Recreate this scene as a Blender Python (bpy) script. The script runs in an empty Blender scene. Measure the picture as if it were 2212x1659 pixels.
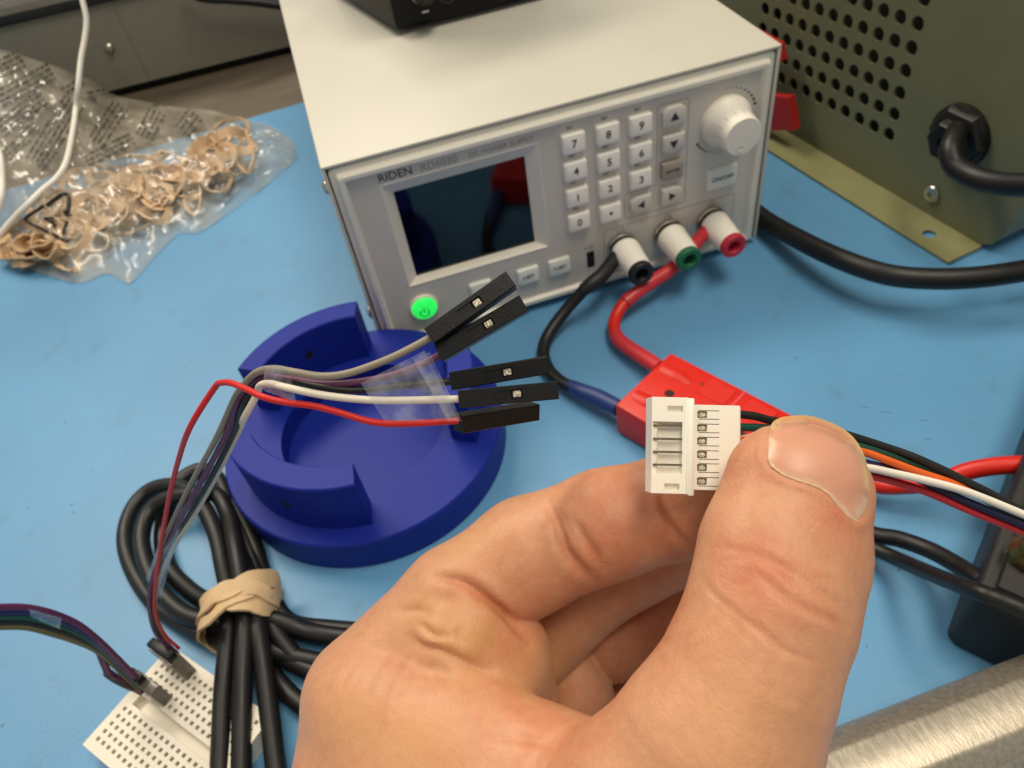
import bpy, bmesh, math, random
import numpy as np
from mathutils import noise as mnoise, Vector

random.seed(4)
rng = np.random.RandomState(7)
S = bpy.context.scene
COL = S.collection
MM = 0.001

# ------------------------------------------------------------------ camera
# world: millimetres below, metres in Blender. x along the supply's front, y away, z up, worktop at z = 0
CAM = np.array([11.97, -258.93, 230.90])
ROT = np.array([[0.94870, -0.29080, -0.12390],
                [-0.29490, -0.67290, -0.67840],
                [0.11390, 0.68020, -0.72420]])
u0, s0, v0 = np.linalg.svd(ROT)
ROT = u0 @ v0
FPX, CU, CV = 1620.0, 1106.0, 829.5          # pinhole of the photograph, in units of a 2212 px wide print

cam_d = bpy.data.cameras.new('camera')
cam = bpy.data.objects.new('camera', cam_d)
COL.objects.link(cam)
from mathutils import Matrix
m = Matrix(((ROT[0][0], -ROT[1][0], -ROT[2][0], CAM[0] * MM),
            (ROT[0][1], -ROT[1][1], -ROT[2][1], CAM[1] * MM),
            (ROT[0][2], -ROT[1][2], -ROT[2][2], CAM[2] * MM),
            (0, 0, 0, 1)))
cam.matrix_world = m
cam_d.sensor_width = 36.0
cam_d.lens = 36.0 * FPX / 2212.0
cam_d.clip_start = 0.005
cam_d.clip_end = 50
cam_d.dof.use_dof = True
cam_d.dof.focus_distance = 0.106
cam_d.dof.aperture_fstop = cam_d.lens / 0.56
S.camera = cam

# ------------------------------------------------------------------ light
W = bpy.data.worlds.new('World')
S.world = W
W.use_nodes = True
bg = W.node_tree.nodes['Background']
bg.inputs[0].default_value = (1.0, 0.965, 0.91, 1)
bg.inputs[1].default_value = 0.36


def area(name, loc, target, sx, sy, power, col):
    d = bpy.data.lights.new(name, 'AREA')
    d.shape = 'RECTANGLE'
    d.size, d.size_y, d.energy, d.color = sx, sy, power, col
    o = bpy.data.objects.new(name, d)
    COL.objects.link(o)
    o.location = loc
    v = Vector(target) - Vector(loc)
    o.rotation_euler = v.to_track_quat('-Z', 'Y').to_euler()
    return o


area('ceiling_light', (-0.45, 0.98, 1.55), (0.0, 0.0, 0.0), 1.2, 0.35, 25, (1.0, 0.89, 0.73))
area('ceiling_light', (0.40, -0.34, 1.70), (0.0, -0.05, 0.0), 1.0, 0.35, 17, (1.0, 0.89, 0.73))

S.view_settings.view_transform = 'Standard'
S.view_settings.look = 'None'
S.view_settings.exposure = -0.03
S.view_settings.gamma = 1.0
try:
    S.cycles.max_bounces = 8
    S.cycles.transparent_max_bounces = 16
    S.cycles.use_denoising = True
    S.cycles.caustics_reflective = False
    S.cycles.caustics_refractive = False
except Exception:
    pass


# ------------------------------------------------------------------ survey helpers
def rayd(u, v):
    return ROT.T @ np.array([(u - CU) / FPX, (v - CV) / FPX, 1.0])


def T(u, v, z=0.0):                    # the point at height z seen at (u, v) of the print
    d = rayd(u, v)
    return CAM + d * ((z - CAM[2]) / d[2])


def PY(u, v, y):                       # the point of the vertical plane y seen at (u, v)
    d = rayd(u, v)
    return CAM + d * ((y - CAM[1]) / d[1])


def AT(u, v, dep):                     # the point at distance dep in front of the lens
    return CAM + rayd(u, v) * dep


def unit(a):
    a = np.array(a, float)
    return a / np.linalg.norm(a)


def hexc(h):
    r = []
    for i in (0, 2, 4):
        c = int(h[i:i + 2], 16) / 255
        r.append(c / 12.92 if c <= 0.04045 else ((c + 0.055) / 1.055) ** 2.4)
    return r


# ------------------------------------------------------------------ materials
MATS = {}


def mat(name, col, rough=0.5, metal=0.0, var=0.06, vscale=120, bump=0.0, bscale=900, spec=0.5, sss=0.0,
        emit=0.0, coat=0.0, aniso=None, attr=None):
    if name in MATS:
        return MATS[name]
    c = hexc(col) if isinstance(col, str) else list(col)
    M = bpy.data.materials.new(name)
    M.use_nodes = True
    nt = M.node_tree
    N, L = nt.nodes, nt.links
    b = N['Principled BSDF']
    b.inputs['Roughness'].default_value = rough
    b.inputs['Metallic'].default_value = metal
    b.inputs['Specular IOR Level'].default_value = spec
    b.inputs['Coat Weight'].default_value = coat
    tc = N.new('ShaderNodeTexCoord')
    mp = N.new('ShaderNodeMapping')
    if aniso:
        mp.inputs['Scale'].default_value = aniso
    L.new(tc.outputs['Object'], mp.inputs[0])
    n1 = N.new('ShaderNodeTexNoise')
    n1.inputs['Scale'].default_value = vscale
    n1.inputs['Detail'].default_value = 5
    L.new(mp.outputs[0], n1.inputs['Vector'])
    mx = N.new('ShaderNodeMix')
    mx.data_type = 'RGBA'
    mx.inputs['A'].default_value = [max(0, x * (1 - var)) for x in c] + [1]
    mx.inputs['B'].default_value = [min(1, x * (1 + var)) for x in c] + [1]
    mr = N.new('ShaderNodeMapRange')
    mr.inputs['From Min'].default_value = 0.3
    mr.inputs['From Max'].default_value = 0.7
    L.new(n1.outputs[0], mr.inputs[0])
    L.new(mr.outputs[0], mx.inputs['Factor'])
    out = mx.outputs['Result']
    if attr:                                            # per-vertex pigment (skin blotches, nail bands)
        for an, ac in attr:
            a = N.new('ShaderNodeAttribute')
            a.attribute_name = an
            m2 = N.new('ShaderNodeMix')
            m2.data_type = 'RGBA'
            L.new(a.outputs['Fac'], m2.inputs['Factor'])
            L.new(out, m2.inputs['A'])
            m2.inputs['B'].default_value = list(hexc(ac) if isinstance(ac, str) else ac) + [1]
            out = m2.outputs['Result']
    L.new(out, b.inputs['Base Color'])
    n3 = N.new('ShaderNodeMapRange')                    # uneven gloss
    n3.inputs['To Min'].default_value = max(0.02, rough - 0.07)
    n3.inputs['To Max'].default_value = min(1, rough + 0.07)
    L.new(n1.outputs[0], n3.inputs[0])
    L.new(n3.outputs[0], b.inputs['Roughness'])
    if bump:
        n2 = N.new('ShaderNodeTexNoise')
        n2.inputs['Scale'].default_value = bscale
        n2.inputs['Detail'].default_value = 4
        L.new(mp.outputs[0], n2.inputs['Vector'])
        bp = N.new('ShaderNodeBump')
        bp.inputs['Strength'].default_value = bump
        bp.inputs['Distance'].default_value = 0.0004
        L.new(n2.outputs[0], bp.inputs['Height'])
        L.new(bp.outputs[0], b.inputs['Normal'])
    if sss:
        b.inputs['Subsurface Weight'].default_value = sss
        b.inputs['Subsurface Radius'].default_value = (1.0, 0.35, 0.18)
        b.inputs['Subsurface Scale'].default_value = 0.0022
    if emit:
        L.new(out, b.inputs['Emission Color'])
        b.inputs['Emission Strength'].default_value = emit
    MATS[name] = M
    return M


def film_mat(name, col, milk_lo, milk_hi, rough=0.18, scale=60, gloss=0.07, crinkle=0.2):
    M = bpy.data.materials.new(name)
    M.use_nodes = True
    nt = M.node_tree
    N, L = nt.nodes, nt.links
    N.remove(N['Principled BSDF'])
    out = N['Material Output']
    tr = N.new('ShaderNodeBsdfTransparent')
    df = N.new('ShaderNodeBsdfDiffuse')
    df.inputs[0].default_value = hexc(col) + [1]
    gl = N.new('ShaderNodeBsdfGlossy')
    gl.inputs['Roughness'].default_value = rough
    tc = N.new('ShaderNodeTexCoord')
    n = N.new('ShaderNodeTexNoise')
    n.inputs['Scale'].default_value = scale
    n.inputs['Detail'].default_value = 6
    L.new(tc.outputs['Object'], n.inputs['Vector'])
    mr = N.new('ShaderNodeMapRange')
    mr.inputs['From Min'].default_value = 0.35
    mr.inputs['From Max'].default_value = 0.68
    mr.inputs['To Min'].default_value = milk_lo
    mr.inputs['To Max'].default_value = milk_hi
    L.new(n.outputs[0], mr.inputs[0])
    bp = N.new('ShaderNodeBump')
    bp.inputs['Strength'].default_value = crinkle
    bp.inputs['Distance'].default_value = 0.001
    n2 = N.new('ShaderNodeTexNoise')
    n2.inputs['Scale'].default_value = scale * 2.2
    n2.inputs['Detail'].default_value = 3
    n2.inputs['Distortion'].default_value = 1.5
    L.new(tc.outputs['Object'], n2.inputs['Vector'])
    L.new(n2.outputs[0], bp.inputs['Height'])
    L.new(bp.outputs[0], gl.inputs['Normal'])
    m1 = N.new('ShaderNodeMixShader')
    L.new(mr.outputs[0], m1.inputs[0])
    L.new(tr.outputs[0], m1.inputs[1])
    L.new(df.outputs[0], m1.inputs[2])
    lw = N.new('ShaderNodeLayerWeight')
    lw.inputs[0].default_value = 0.25
    L.new(bp.outputs[0], lw.inputs['Normal'])
    ma = N.new('ShaderNodeMath')
    ma.operation = 'MULTIPLY_ADD'
    ma.inputs[1].default_value = gloss
    ma.inputs[2].default_value = 0.006
    L.new(lw.outputs['Fresnel'], ma.inputs[0])
    m2 = N.new('ShaderNodeMixShader')
    L.new(ma.outputs[0], m2.inputs[0])
    L.new(m1.outputs[0], m2.inputs[1])
    L.new(gl.outputs[0], m2.inputs[2])
    L.new(m2.outputs[0], out.inputs[0])
    MATS[name] = M
    return M


# ------------------------------------------------------------------ mesh helpers
class MB:
    """collects faces (millimetres, world axes) for one mesh object"""

    def __init__(self):
        self.v, self.f, self.smooth = [], [], []

    def add(self, vs, fs, smooth=False, M=None):
        vs = np.asarray(vs, float)
        if M is not None:
            R, o = M
            vs = vs @ np.asarray(R, float) + np.asarray(o, float)      # rows of R are the local axes
        k = sum(len(x) for x in self.v)
        self.v.append(vs)
        self.f += [tuple(int(i) + k for i in f) for f in fs]
        self.smooth += [smooth] * len(fs)
        return self

    def box(self, lo, hi, bev=0.0, seg=2, M=None, smooth=False):
        bm = bmesh.new()
        bmesh.ops.create_cube(bm, size=1)
        lo, hi = np.array(lo, float), np.array(hi, float)
        for v in bm.verts:
            v.co = Vector((lo + hi) / 2 + np.array(v.co) * (hi - lo))
        if bev:
            bmesh.ops.bevel(bm, geom=bm.edges[:], offset=bev, segments=seg, profile=0.5, affect='EDGES', clamp_overlap=True)
        bm.verts.ensure_lookup_table()
        vs = [tuple(v.co) for v in bm.verts]
        fs = [[v.index for v in f.verts] for f in bm.faces]
        bm.free()
        return self.add(vs, fs, smooth, M)

    def tube(self, pts, r, n=12, caps=True, M=None, flat=None, sub=6, raw=False, smooth=True):
        P = np.array(pts, float) if raw else spline(pts, sub)
        rs = np.interp(np.linspace(0, 1, len(P)), np.linspace(0, 1, len(np.atleast_1d(r))), np.atleast_1d(r)) if np.ndim(r) else np.full(len(P), r)
        tg = np.gradient(P, axis=0)
        tg /= np.linalg.norm(tg, axis=1)[:, None] + 1e-12
        ref = np.array([0, 0, 1.0])
        if abs(tg[0] @ ref) > .9:
            ref = np.array([1.0, 0, 0])
        nv = unit(ref - tg[0] * (ref @ tg[0]))
        vs, fs = [], []
        for i in range(len(P)):
            nv = unit(nv - tg[i] * (nv @ tg[i]))
            bv = np.cross(tg[i], nv)
            for k in range(n):
                a = 2 * math.pi * k / n
                vs.append(P[i] + rs[i] * (math.cos(a) * nv + math.sin(a) * bv))
        for i in range(len(P) - 1):
            for k in range(n):
                k2 = (k + 1) % n
                fs.append((i * n + k, i * n + k2, (i + 1) * n + k2, (i + 1) * n + k))
        self.add(vs, fs, smooth, M)
        if caps:
            self.add(vs[:n], [tuple(range(n - 1, -1, -1))], False, M)
            self.add(vs[-n:], [tuple(range(n))], False, M)
        return self

    def lathe(self, prof, n=32, M=None, smooth=True, a0=0.0, a1=2 * math.pi):
        """profile of (radius, height) about local z"""
        full = abs(a1 - a0 - 2 * math.pi) < 1e-6
        k = n if full else n + 1
        vs, fs = [], []
        for r, z in prof:
            for i in range(k):
                a = a0 + (a1 - a0) * i / n
                vs.append((r * math.cos(a), r * math.sin(a), z))
        for j in range(len(prof) - 1):
            for i in range(n):
                i2 = (i + 1) % k
                fs.append((j * k + i, j * k + i2, (j + 1) * k + i2, (j + 1) * k + i))
        return self.add(vs, fs, smooth, M)

    def prism(self, poly, z0, z1, M=None, smooth=False):
        n = len(poly)
        vs = [(p[0], p[1], z0) for p in poly] + [(p[0], p[1], z1) for p in poly]
        fs = [tuple(range(n - 1, -1, -1)), tuple(range(n, 2 * n))]
        fs += [(i, (i + 1) % n, n + (i + 1) % n, n + i) for i in range(n)]
        return self.add(vs, fs, smooth, M)

    def ribbon(self, pts, width, th, up=(0, 0, 1), closed=False, M=None, sub=5):
        """flat band following pts; width along up, thickness th"""
        P = spline(pts, sub, closed)
        n = len(P)
        tg = np.roll(P, -1, 0) - np.roll(P, 1, 0) if closed else np.gradient(P, axis=0)
        tg /= np.linalg.norm(tg, axis=1)[:, None] + 1e-12
        ups = np.asarray(up, float)
        if ups.ndim == 1:
            ups = np.tile(ups, (n, 1))
        else:
            ups = np.array([ups[int(i * len(ups) / n)] for i in range(n)])
        vs, fs = [], []
        for i in range(n):
            w = unit(ups[i] - tg[i] * (ups[i] @ tg[i]))
            o = np.cross(tg[i], w)
            for a, b in ((-1, -1), (1, -1), (1, 1), (-1, 1)):
                vs.append(P[i] + w * width / 2 * a + o * th / 2 * b)
        for i in range(n if closed else n - 1):
            j = (i + 1) % n
            for k in range(4):
                k2 = (k + 1) % 4
                fs.append((i * 4 + k, i * 4 + k2, j * 4 + k2, j * 4 + k))
        if not closed:
            fs += [(0, 1, 2, 3), tuple(4 * (n - 1) + q for q in (3, 2, 1, 0))]
        return self.add(vs, fs, True, M)

    def recessed(self, x0, x1, y0, y1, rects, M=None):
        """sheet in local xy facing +z with rectangular wells (xa, xb, ya, yb, depth)"""
        xs = sorted({x0, x1} | {r[0] for r in rects} | {r[1] for r in rects})
        ys = sorted({y0, y1} | {r[2] for r in rects} | {r[3] for r in rects})
        vs, fs = [], []

        def quad(*p):
            k = len(vs)
            vs.extend(p)
            fs.append((k, k + 1, k + 2, k + 3))
        for i in range(len(xs) - 1):
            for j in range(len(ys) - 1):
                cx, cy = (xs[i] + xs[i + 1]) / 2, (ys[j] + ys[j + 1]) / 2
                if not any(r[0] < cx < r[1] and r[2] < cy < r[3] for r in rects):
                    quad((xs[i], ys[j], 0), (xs[i + 1], ys[j], 0), (xs[i + 1], ys[j + 1], 0), (xs[i], ys[j + 1], 0))
        for a, b, c, d, e in rects:
            quad((a, c, -e), (b, c, -e), (b, d, -e), (a, d, -e))
            quad((a, c, 0), (b, c, 0), (b, c, -e), (a, c, -e))
            quad((b, d, 0), (a, d, 0), (a, d, -e), (b, d, -e))
            quad((a, d, 0), (a, c, 0), (a, c, -e), (a, d, -e))
            quad((b, c, 0), (b, d, 0), (b, d, -e), (b, c, -e))
        return self.add(vs, fs, False, M)


def spline(pts, sub=6, closed=False):
    P = np.array(pts, float)
    n = len(P)
    if n < 3 and not closed:
        t = np.linspace(0, 1, sub + 1)[:, None]
        return P[0] * (1 - t) + P[1] * t
    out = []
    seg = n if closed else n - 1
    for i in range(seg):
        if closed:
            a, b, c, d = P[(i - 1) % n], P[i], P[(i + 1) % n], P[(i + 2) % n]
        else:
            b, c = P[i], P[i + 1]
            a = P[i - 1] if i else 2 * b - c
            d = P[i + 2] if i + 2 < n else 2 * c - b
        for k in range(sub):
            t = k / sub
            out.append(.5 * (2 * b + (c - a) * t + (2 * a - 5 * b + 4 * c - d) * t * t + (3 * b - a - 3 * c + d) * t ** 3))
    if not closed:
        out.append(P[-1])
    return np.array(out)


def build(name, mb, material, parent=None, at=None, label=None, recalc=True):
    """link the collected faces as ONE mesh object; origin at its parent's base or at `at` (mm)"""
    V = np.concatenate(mb.v)
    o0 = np.array(parent['base_mm']) if parent is not None else (np.array(at, float) if at is not None else
                                                              np.array([(V[:, 0].min() + V[:, 0].max()) / 2, (V[:, 1].min() + V[:, 1].max()) / 2, V[:, 2].min()]))
    me = bpy.data.meshes.new(name)
    me.from_pydata(((V - o0) * MM).tolist(), [], mb.f)
    me.polygons.foreach_set('use_smooth', mb.smooth)
    if recalc:
        bm = bmesh.new()
        bm.from_mesh(me)
        bmesh.ops.recalc_face_normals(bm, faces=bm.faces)
        bm.to_mesh(me)
        bm.free()
    me.set_sharp_from_angle(angle=math.radians(38))
    me.update()
    o = bpy.data.objects.new(name, me)
    COL.objects.link(o)
    me.materials.append(material)
    o['base_mm'] = [float(x) for x in o0]
    if parent is not None:
        o.parent = parent
    else:
        o.location = Vector(o0 * MM)
    if label:
        o['label'] = label
    return o


def thing(name, base, label, cat, group=None):
    o = bpy.data.objects.new(name, None)
    COL.objects.link(o)
    o.empty_display_size = 0.005
    o.location = Vector(np.array(base, float) * MM)
    o['base_mm'] = [float(x) for x in base]
    o['label'], o['category'] = label, cat
    if group:
        o['group'] = group
    return o


def tag(o, label, cat, group=None):
    o['label'], o['category'] = label, cat
    if group:
        o['group'] = group
    return o


def text_faces(s, size, ext=0.0, align='CENTER', bold=0.0):
    """lettering as flat faces, millimetres, in local xy"""
    cu = bpy.data.curves.new('lettering', 'FONT')
    cu.body = s
    cu.size = size
    cu.align_x = align
    cu.align_y = 'CENTER'
    cu.resolution_u = 3
    cu.extrude = ext
    cu.offset = bold
    ob = bpy.data.objects.new('lettering', cu)
    COL.objects.link(ob)
    dg = bpy.context.evaluated_depsgraph_get()
    me = bpy.data.meshes.new_from_object(ob.evaluated_get(dg))
    vs = [tuple(v.co) for v in me.vertices]
    fs = [tuple(p.vertices) for p in me.polygons]
    bpy.data.objects.remove(ob)
    bpy.data.curves.remove(cu)
    bpy.data.meshes.remove(me)
    return vs, fs


def rrect(x0, x1, y0, y1, r, n=5):
    out = []
    for cx, cy, a in ((x1 - r, y1 - r, 0), (x0 + r, y1 - r, 90), (x0 + r, y0 + r, 180), (x1 - r, y0 + r, 270)):
        for k in range(n + 1):
            t = math.radians(a + 90 * k / n)
            out.append((cx + r * math.cos(t), cy + r * math.sin(t)))
    return out


def loft(mb, loops, smooth=False, cap=False, M=None):
    n = len(loops[0])
    vs = [p for l in loops for p in l]
    fs = []
    for j in range(len(loops) - 1):
        for i in range(n):
            i2 = (i + 1) % n
            fs.append((j * n + i, j * n + i2, (j + 1) * n + i2, (j + 1) * n + i))
    if cap:
        fs.append(tuple(range((len(loops) - 1) * n, len(loops) * n)))
    return mb.add(vs, fs, smooth, M)


FRONT = (((1, 0, 0), (0, 0, 1), (0, -1, 0)))      # local x,y,z -> panel right, panel up, out of the panel

# colours
cream = mat('cream_paint', 'C6C3B6', .42, var=.03, vscale=25, bump=.08, bscale=2500)
panelm = mat('panel_plastic', 'CDC9BE', .5, var=.02, bump=.10, bscale=3000)
lipm = mat('frame_plastic', 'E4E0D2', .40, var=.02, bump=.05, bscale=2500)
keym = mat('key_rubber', 'F2EEE4', .45, var=.02)
greykey = mat('grey_key_rubber', 'CFCAC0', .5, var=.03)
taupekey = mat('taupe_key_rubber', 'A09688', .5, var=.03)
glowkey = mat('translucent_key', 'E2E6DD', .4, var=.02)
inkd = mat('dark_print', '2C2A28', .6)
inkl = mat('pale_print', '86827A', .6)
black = mat('black_plastic', '0E0E0E', .42, var=.2, bump=.06, bscale=3000)
deep = mat('hollow_black', '050505', .8)
rubber = mat('black_rubber', '0F0E0D', .46, var=.25, vscale=300, bump=.10, bscale=1800)
steel = mat('bright_steel', 'B9B4A8', .3, metal=1.0, var=.1)

# ================================================================== setting
mb = MB()
mb.box((-900, -500, -30), (900, 1200, -2.2))
o = build('desk', mb, mat('desk_laminate', '5C5244', .55, var=.22, vscale=35, bump=.1, bscale=500, aniso=(.25, 1.6, 1)))
o['kind'] = 'structure'
mb = MB()
d0, d1 = T(590, 240), T(655, 212)
dr = (d1 - d0) / (d1[0] - d0[0])
back = lambda x: d0[1] + (dr[1] * .22) * (x - d0[0])
xs = np.linspace(-500, 420, 24)
poly = [(-500, -420), (420, -420)] + [(x, back(x)) for x in xs[::-1]]
mb.prism(poly, -2.1, 0.0)


def mat_vinyl():
    M = mat('blue_vinyl', '5B94BE', .42, var=.10, vscale=9, bump=.22, bscale=1500)
    nt = M.node_tree
    N, L = nt.nodes, nt.links
    b = N['Principled BSDF']
    src = b.inputs['Base Color'].links[0].from_socket
    tc = N.new('ShaderNodeTexCoord')
    # grime: sparse smudges and specks that stay on the vinyl
    n = N.new('ShaderNodeTexNoise')
    n.inputs['Scale'].default_value = 55
    n.inputs['Detail'].default_value = 7
    n.inputs['Roughness'].default_value = .65
    L.new(tc.outputs['Object'], n.inputs['Vector'])
    r = N.new('ShaderNodeMapRange')
    r.inputs['From Min'].default_value = .57
    r.inputs['From Max'].default_value = .78
    r.inputs['To Max'].default_value = .34
    L.new(n.outputs[0], r.inputs[0])
    mx = N.new('ShaderNodeMix')
    mx.data_type = 'RGBA'
    L.new(r.outputs[0], mx.inputs['Factor'])
    L.new(src, mx.inputs['A'])
    mx.inputs['B'].default_value = hexc('55625A') + [1]
    v = N.new('ShaderNodeTexVoronoi')
    v.inputs['Scale'].default_value = 62
    L.new(tc.outputs['Object'], v.inputs['Vector'])
    r2 = N.new('ShaderNodeMapRange')
    r2.inputs['From Min'].default_value = .024
    r2.inputs['From Max'].default_value = .05
    r2.inputs['To Min'].default_value = .6
    r2.inputs['To Max'].default_value = 0
    L.new(v.outputs['Distance'], r2.inputs[0])
    mx2 = N.new('ShaderNodeMix')
    mx2.data_type = 'RGBA'
    L.new(r2.outputs[0], mx2.inputs['Factor'])
    L.new(mx.outputs['Result'], mx2.inputs['A'])
    mx2.inputs['B'].default_value = hexc('3A4A50') + [1]
    # faint straight scratches, paler than the vinyl
    sc_ = N.new('ShaderNodeTexNoise')
    sc_.inputs['Scale'].default_value = 40
    sc_.inputs['Detail'].default_value = 3
    mp2 = N.new('ShaderNodeMapping')
    mp2.inputs['Rotation'].default_value = (0, 0, .7)
    mp2.inputs['Scale'].default_value = (.12, 9, 1)
    L.new(tc.outputs['Object'], mp2.inputs[0])
    L.new(mp2.outputs[0], sc_.inputs['Vector'])
    r3 = N.new('ShaderNodeMapRange')
    r3.inputs['From Min'].default_value = .66
    r3.inputs['From Max'].default_value = .75
    r3.inputs['To Max'].default_value = .22
    L.new(sc_.outputs[0], r3.inputs[0])
    mx3 = N.new('ShaderNodeMix')
    mx3.data_type = 'RGBA'
    L.new(r3.outputs[0], mx3.inputs['Factor'])
    L.new(mx2.outputs['Result'], mx3.inputs['A'])
    mx3.inputs['B'].default_value = hexc('4A7C9A') + [1]
    L.new(mx3.outputs['Result'], b.inputs['Base Color'])
    return M


o = build('work_mat', mb, mat_vinyl())
o['kind'] = 'structure'

# dirt scraps and scuffs seen on the mat
for k, (u, v, l, a) in enumerate([(1912, 890, 5.5, -35), (1995, 908, 3.5, -30), (1870, 880, 3, -40), (2005, 948, 3.2, -25), (2140, 985, 3.0, -20),
                                  (155, 1090, 1.6, 10), (158, 1107, 1.3, 0), (1720, 773, 1.8, 0), (297, 1512, 1.2, 0), (275, 1230, 3.5, 25)]):
    p = T(u, v)
    mb = MB()
    w = .22 if l > 2 else .5
    c, s = math.cos(math.radians(a)), math.sin(math.radians(a))
    poly = [(p[0] + c * x - s * y, p[1] + s * x + c * y) for x, y in ((-l / 2, -.1), (-l / 5, -w / 2), (l / 3, -w / 2), (l / 2, 0), (l / 4, w / 2), (-l / 3, w / 3))]
    mb.prism(poly, .02, .08)
    o = build('dirt_scrap', mb, mat('scrap_grey', '4E6A7C', .9))
    tag(o, 'small dark scrap of dirt lying on the blue work mat', 'dirt', 'dirt scraps on the mat')

# ================================================================== bench power supply
WX, HZ, DY = 185.0, 95.4, 268.0
psu = thing('power_supply', (92, 0, 1), 'cream bench power supply with dark screen, keypad, knob and glowing green button', 'power supply')
mb = MB()
t = 1.3
mb.box((0, -.6, 3), (t, DY, HZ - t), .25, 1)
mb.box((WX - t, -.6, 3), (WX, DY, HZ - t), .25, 1)
mb.box((0, -.6, HZ - t), (WX, DY, HZ), .45, 2)
build('case_cover', mb, cream, psu)
mb = MB()
mb.box((1.5, 5, 3), (WX - 1.5, DY - 1, HZ - 1.6))
build('inner_chassis', mb, deep, psu)
for sx in (14, WX - 14):
    for sy in (16, DY - 20):
        mb = MB()
        mb.lathe([(0, 0), (7, 0), (7.5, 2.6), (0, 2.8)], 20, M=(np.eye(3), (sx, sy, .2)))
        build('foot', mb, rubber, psu)


def loop(inset, y, r=2.0, zlow=2.0):
    i = inset
    return [(p[0], y, p[1]) for p in rrect(1.9 + i, WX - 1.9 - i, zlow + i, HZ - 2.1 - i, max(.4, r - i * .2))]


mb = MB()
PROFILE = [(0, 6), (0, .6), (.35, .2), (2.0, .2), (2.3, -.2), (2.5, -1.9), (3.1, -2.5), (4.6, -2.5), (5.1, -2.0), (5.3, -.6), (5.5, -.3)]
loft(mb, [loop(*p) for p in PROFILE])
build('front_frame', mb, lipm, psu)
mb = MB()
FX0, FX1, FZ0, FZ1 = 7.4, WX - 7.4, 7.5, HZ - 7.6
PYF = -.35
# panel sheet with the window opening left out
bx0, bx1, bz0, bz1 = 18.8, 82.5, 32.4, 82.3
for a, b, c, d in ((FX0, bx0, FZ0, FZ1), (bx1, FX1, FZ0, FZ1), (bx0, bx1, FZ0, bz0), (bx0, bx1, bz1, FZ1)):
    mb.add([(a, PYF, c), (b, PYF, c), (b, PYF, d), (a, PYF, d)], [(0, 1, 2, 3)])
# tiny return so that the sheet meets the frame
mb.add([(FX0, PYF, FZ0), (FX1, PYF, FZ0), (FX1, PYF, FZ1), (FX0, PYF, FZ1), (FX0, 3, FZ0), (FX1, 3, FZ0), (FX1, 3, FZ1), (FX0, 3, FZ1)],
       [(0, 1, 5, 4), (1, 2, 6, 5), (2, 3, 7, 6), (3, 0, 4, 7)])
build('front_panel', mb, panelm, psu)
mb = MB()
rz = lambda x0, x1, z0, z1, y: [(x0, y, z0), (x1, y, z0), (x1, y, z1), (x0, y, z1)]
loft(mb, [rz(bx0, bx1, bz0, bz1, PYF - .02), rz(bx0 + .3, bx1 - .3, bz0 + .3, bz1 - .3, PYF - .25), rz(23.4, 77.2, 34.4, 76.1, 3.0), rz(23.4, 77.2, 34.4, 76.1, 3.6)])
build('screen_bezel', mb, lipm, psu)
mb = MB()
mb.box((22.8, 3.2, 33.8), (77.8, 4.2, 76.8))
build('screen', mb, mat('screen_glass', '020305', .06, var=.05, spec=.6), psu)


def printed(s, x, z, size, m, parent=psu, y=PYF - .06, align='CENTER', name='printed_text', ext=.02):
    mb = MB()
    vs, fs = text_faces(s, size, ext, align, bold=size * .01)
    mb.add(vs, fs, False, (FRONT, (x, y, z)))
    return build(name, mb, m, parent, recalc=False)


printed('RIDEN', 18.9, 84.9, 4.7, inkd, align='LEFT')
paleink = mat('worn_print', '9D978B', .6)
printed('RD6030', 35.4, 84.6, 4.4, paleink, align='LEFT')
printed('DC POWER SUPPLY', 54.6, 84.5, 3.0, paleink, align='LEFT')


def outline(pts, w, m, y=PYF - .05, name='printed_line'):
    """a closed or open printed line on the panel"""
    mb = MB()
    mb.ribbon([(x, y, z) for x, z in pts], w, .04, (1, 0, 0.001), sub=1) if False else None
    P = np.array(pts, float)
    for a, b in zip(P[:-1], P[1:]):
        dv = b - a
        l = np.linalg.norm(dv)
        if l < 1e-6:
            continue
        dv /= l
        nn = np.array([-dv[1], dv[0]]) * w / 2
        mb.add([(*(a - nn), 0), (*(b - nn), 0), (*(b + nn), 0), (*(a + nn), 0)], [(0, 1, 2, 3)], False, (FRONT, (0, y, 0)))
    return build(name, mb, m, psu, recalc=False)


outline([(132.6, 48), (132.6, 83.0), (133.4, 83.8), (145.2, 83.8), (146.2, 82.8), (146.4, 36.2), (145.4, 35.2), (119, 35.2), (118, 36.2), (118, 47), (119, 48), (132.6, 48)], .28, inkl)
outline([(107.8, 10), (107.8, 31.4), (108.6, 32.2), (170, 32.2), (170.8, 31.4), (170.8, 10)], .28, inkl)


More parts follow.
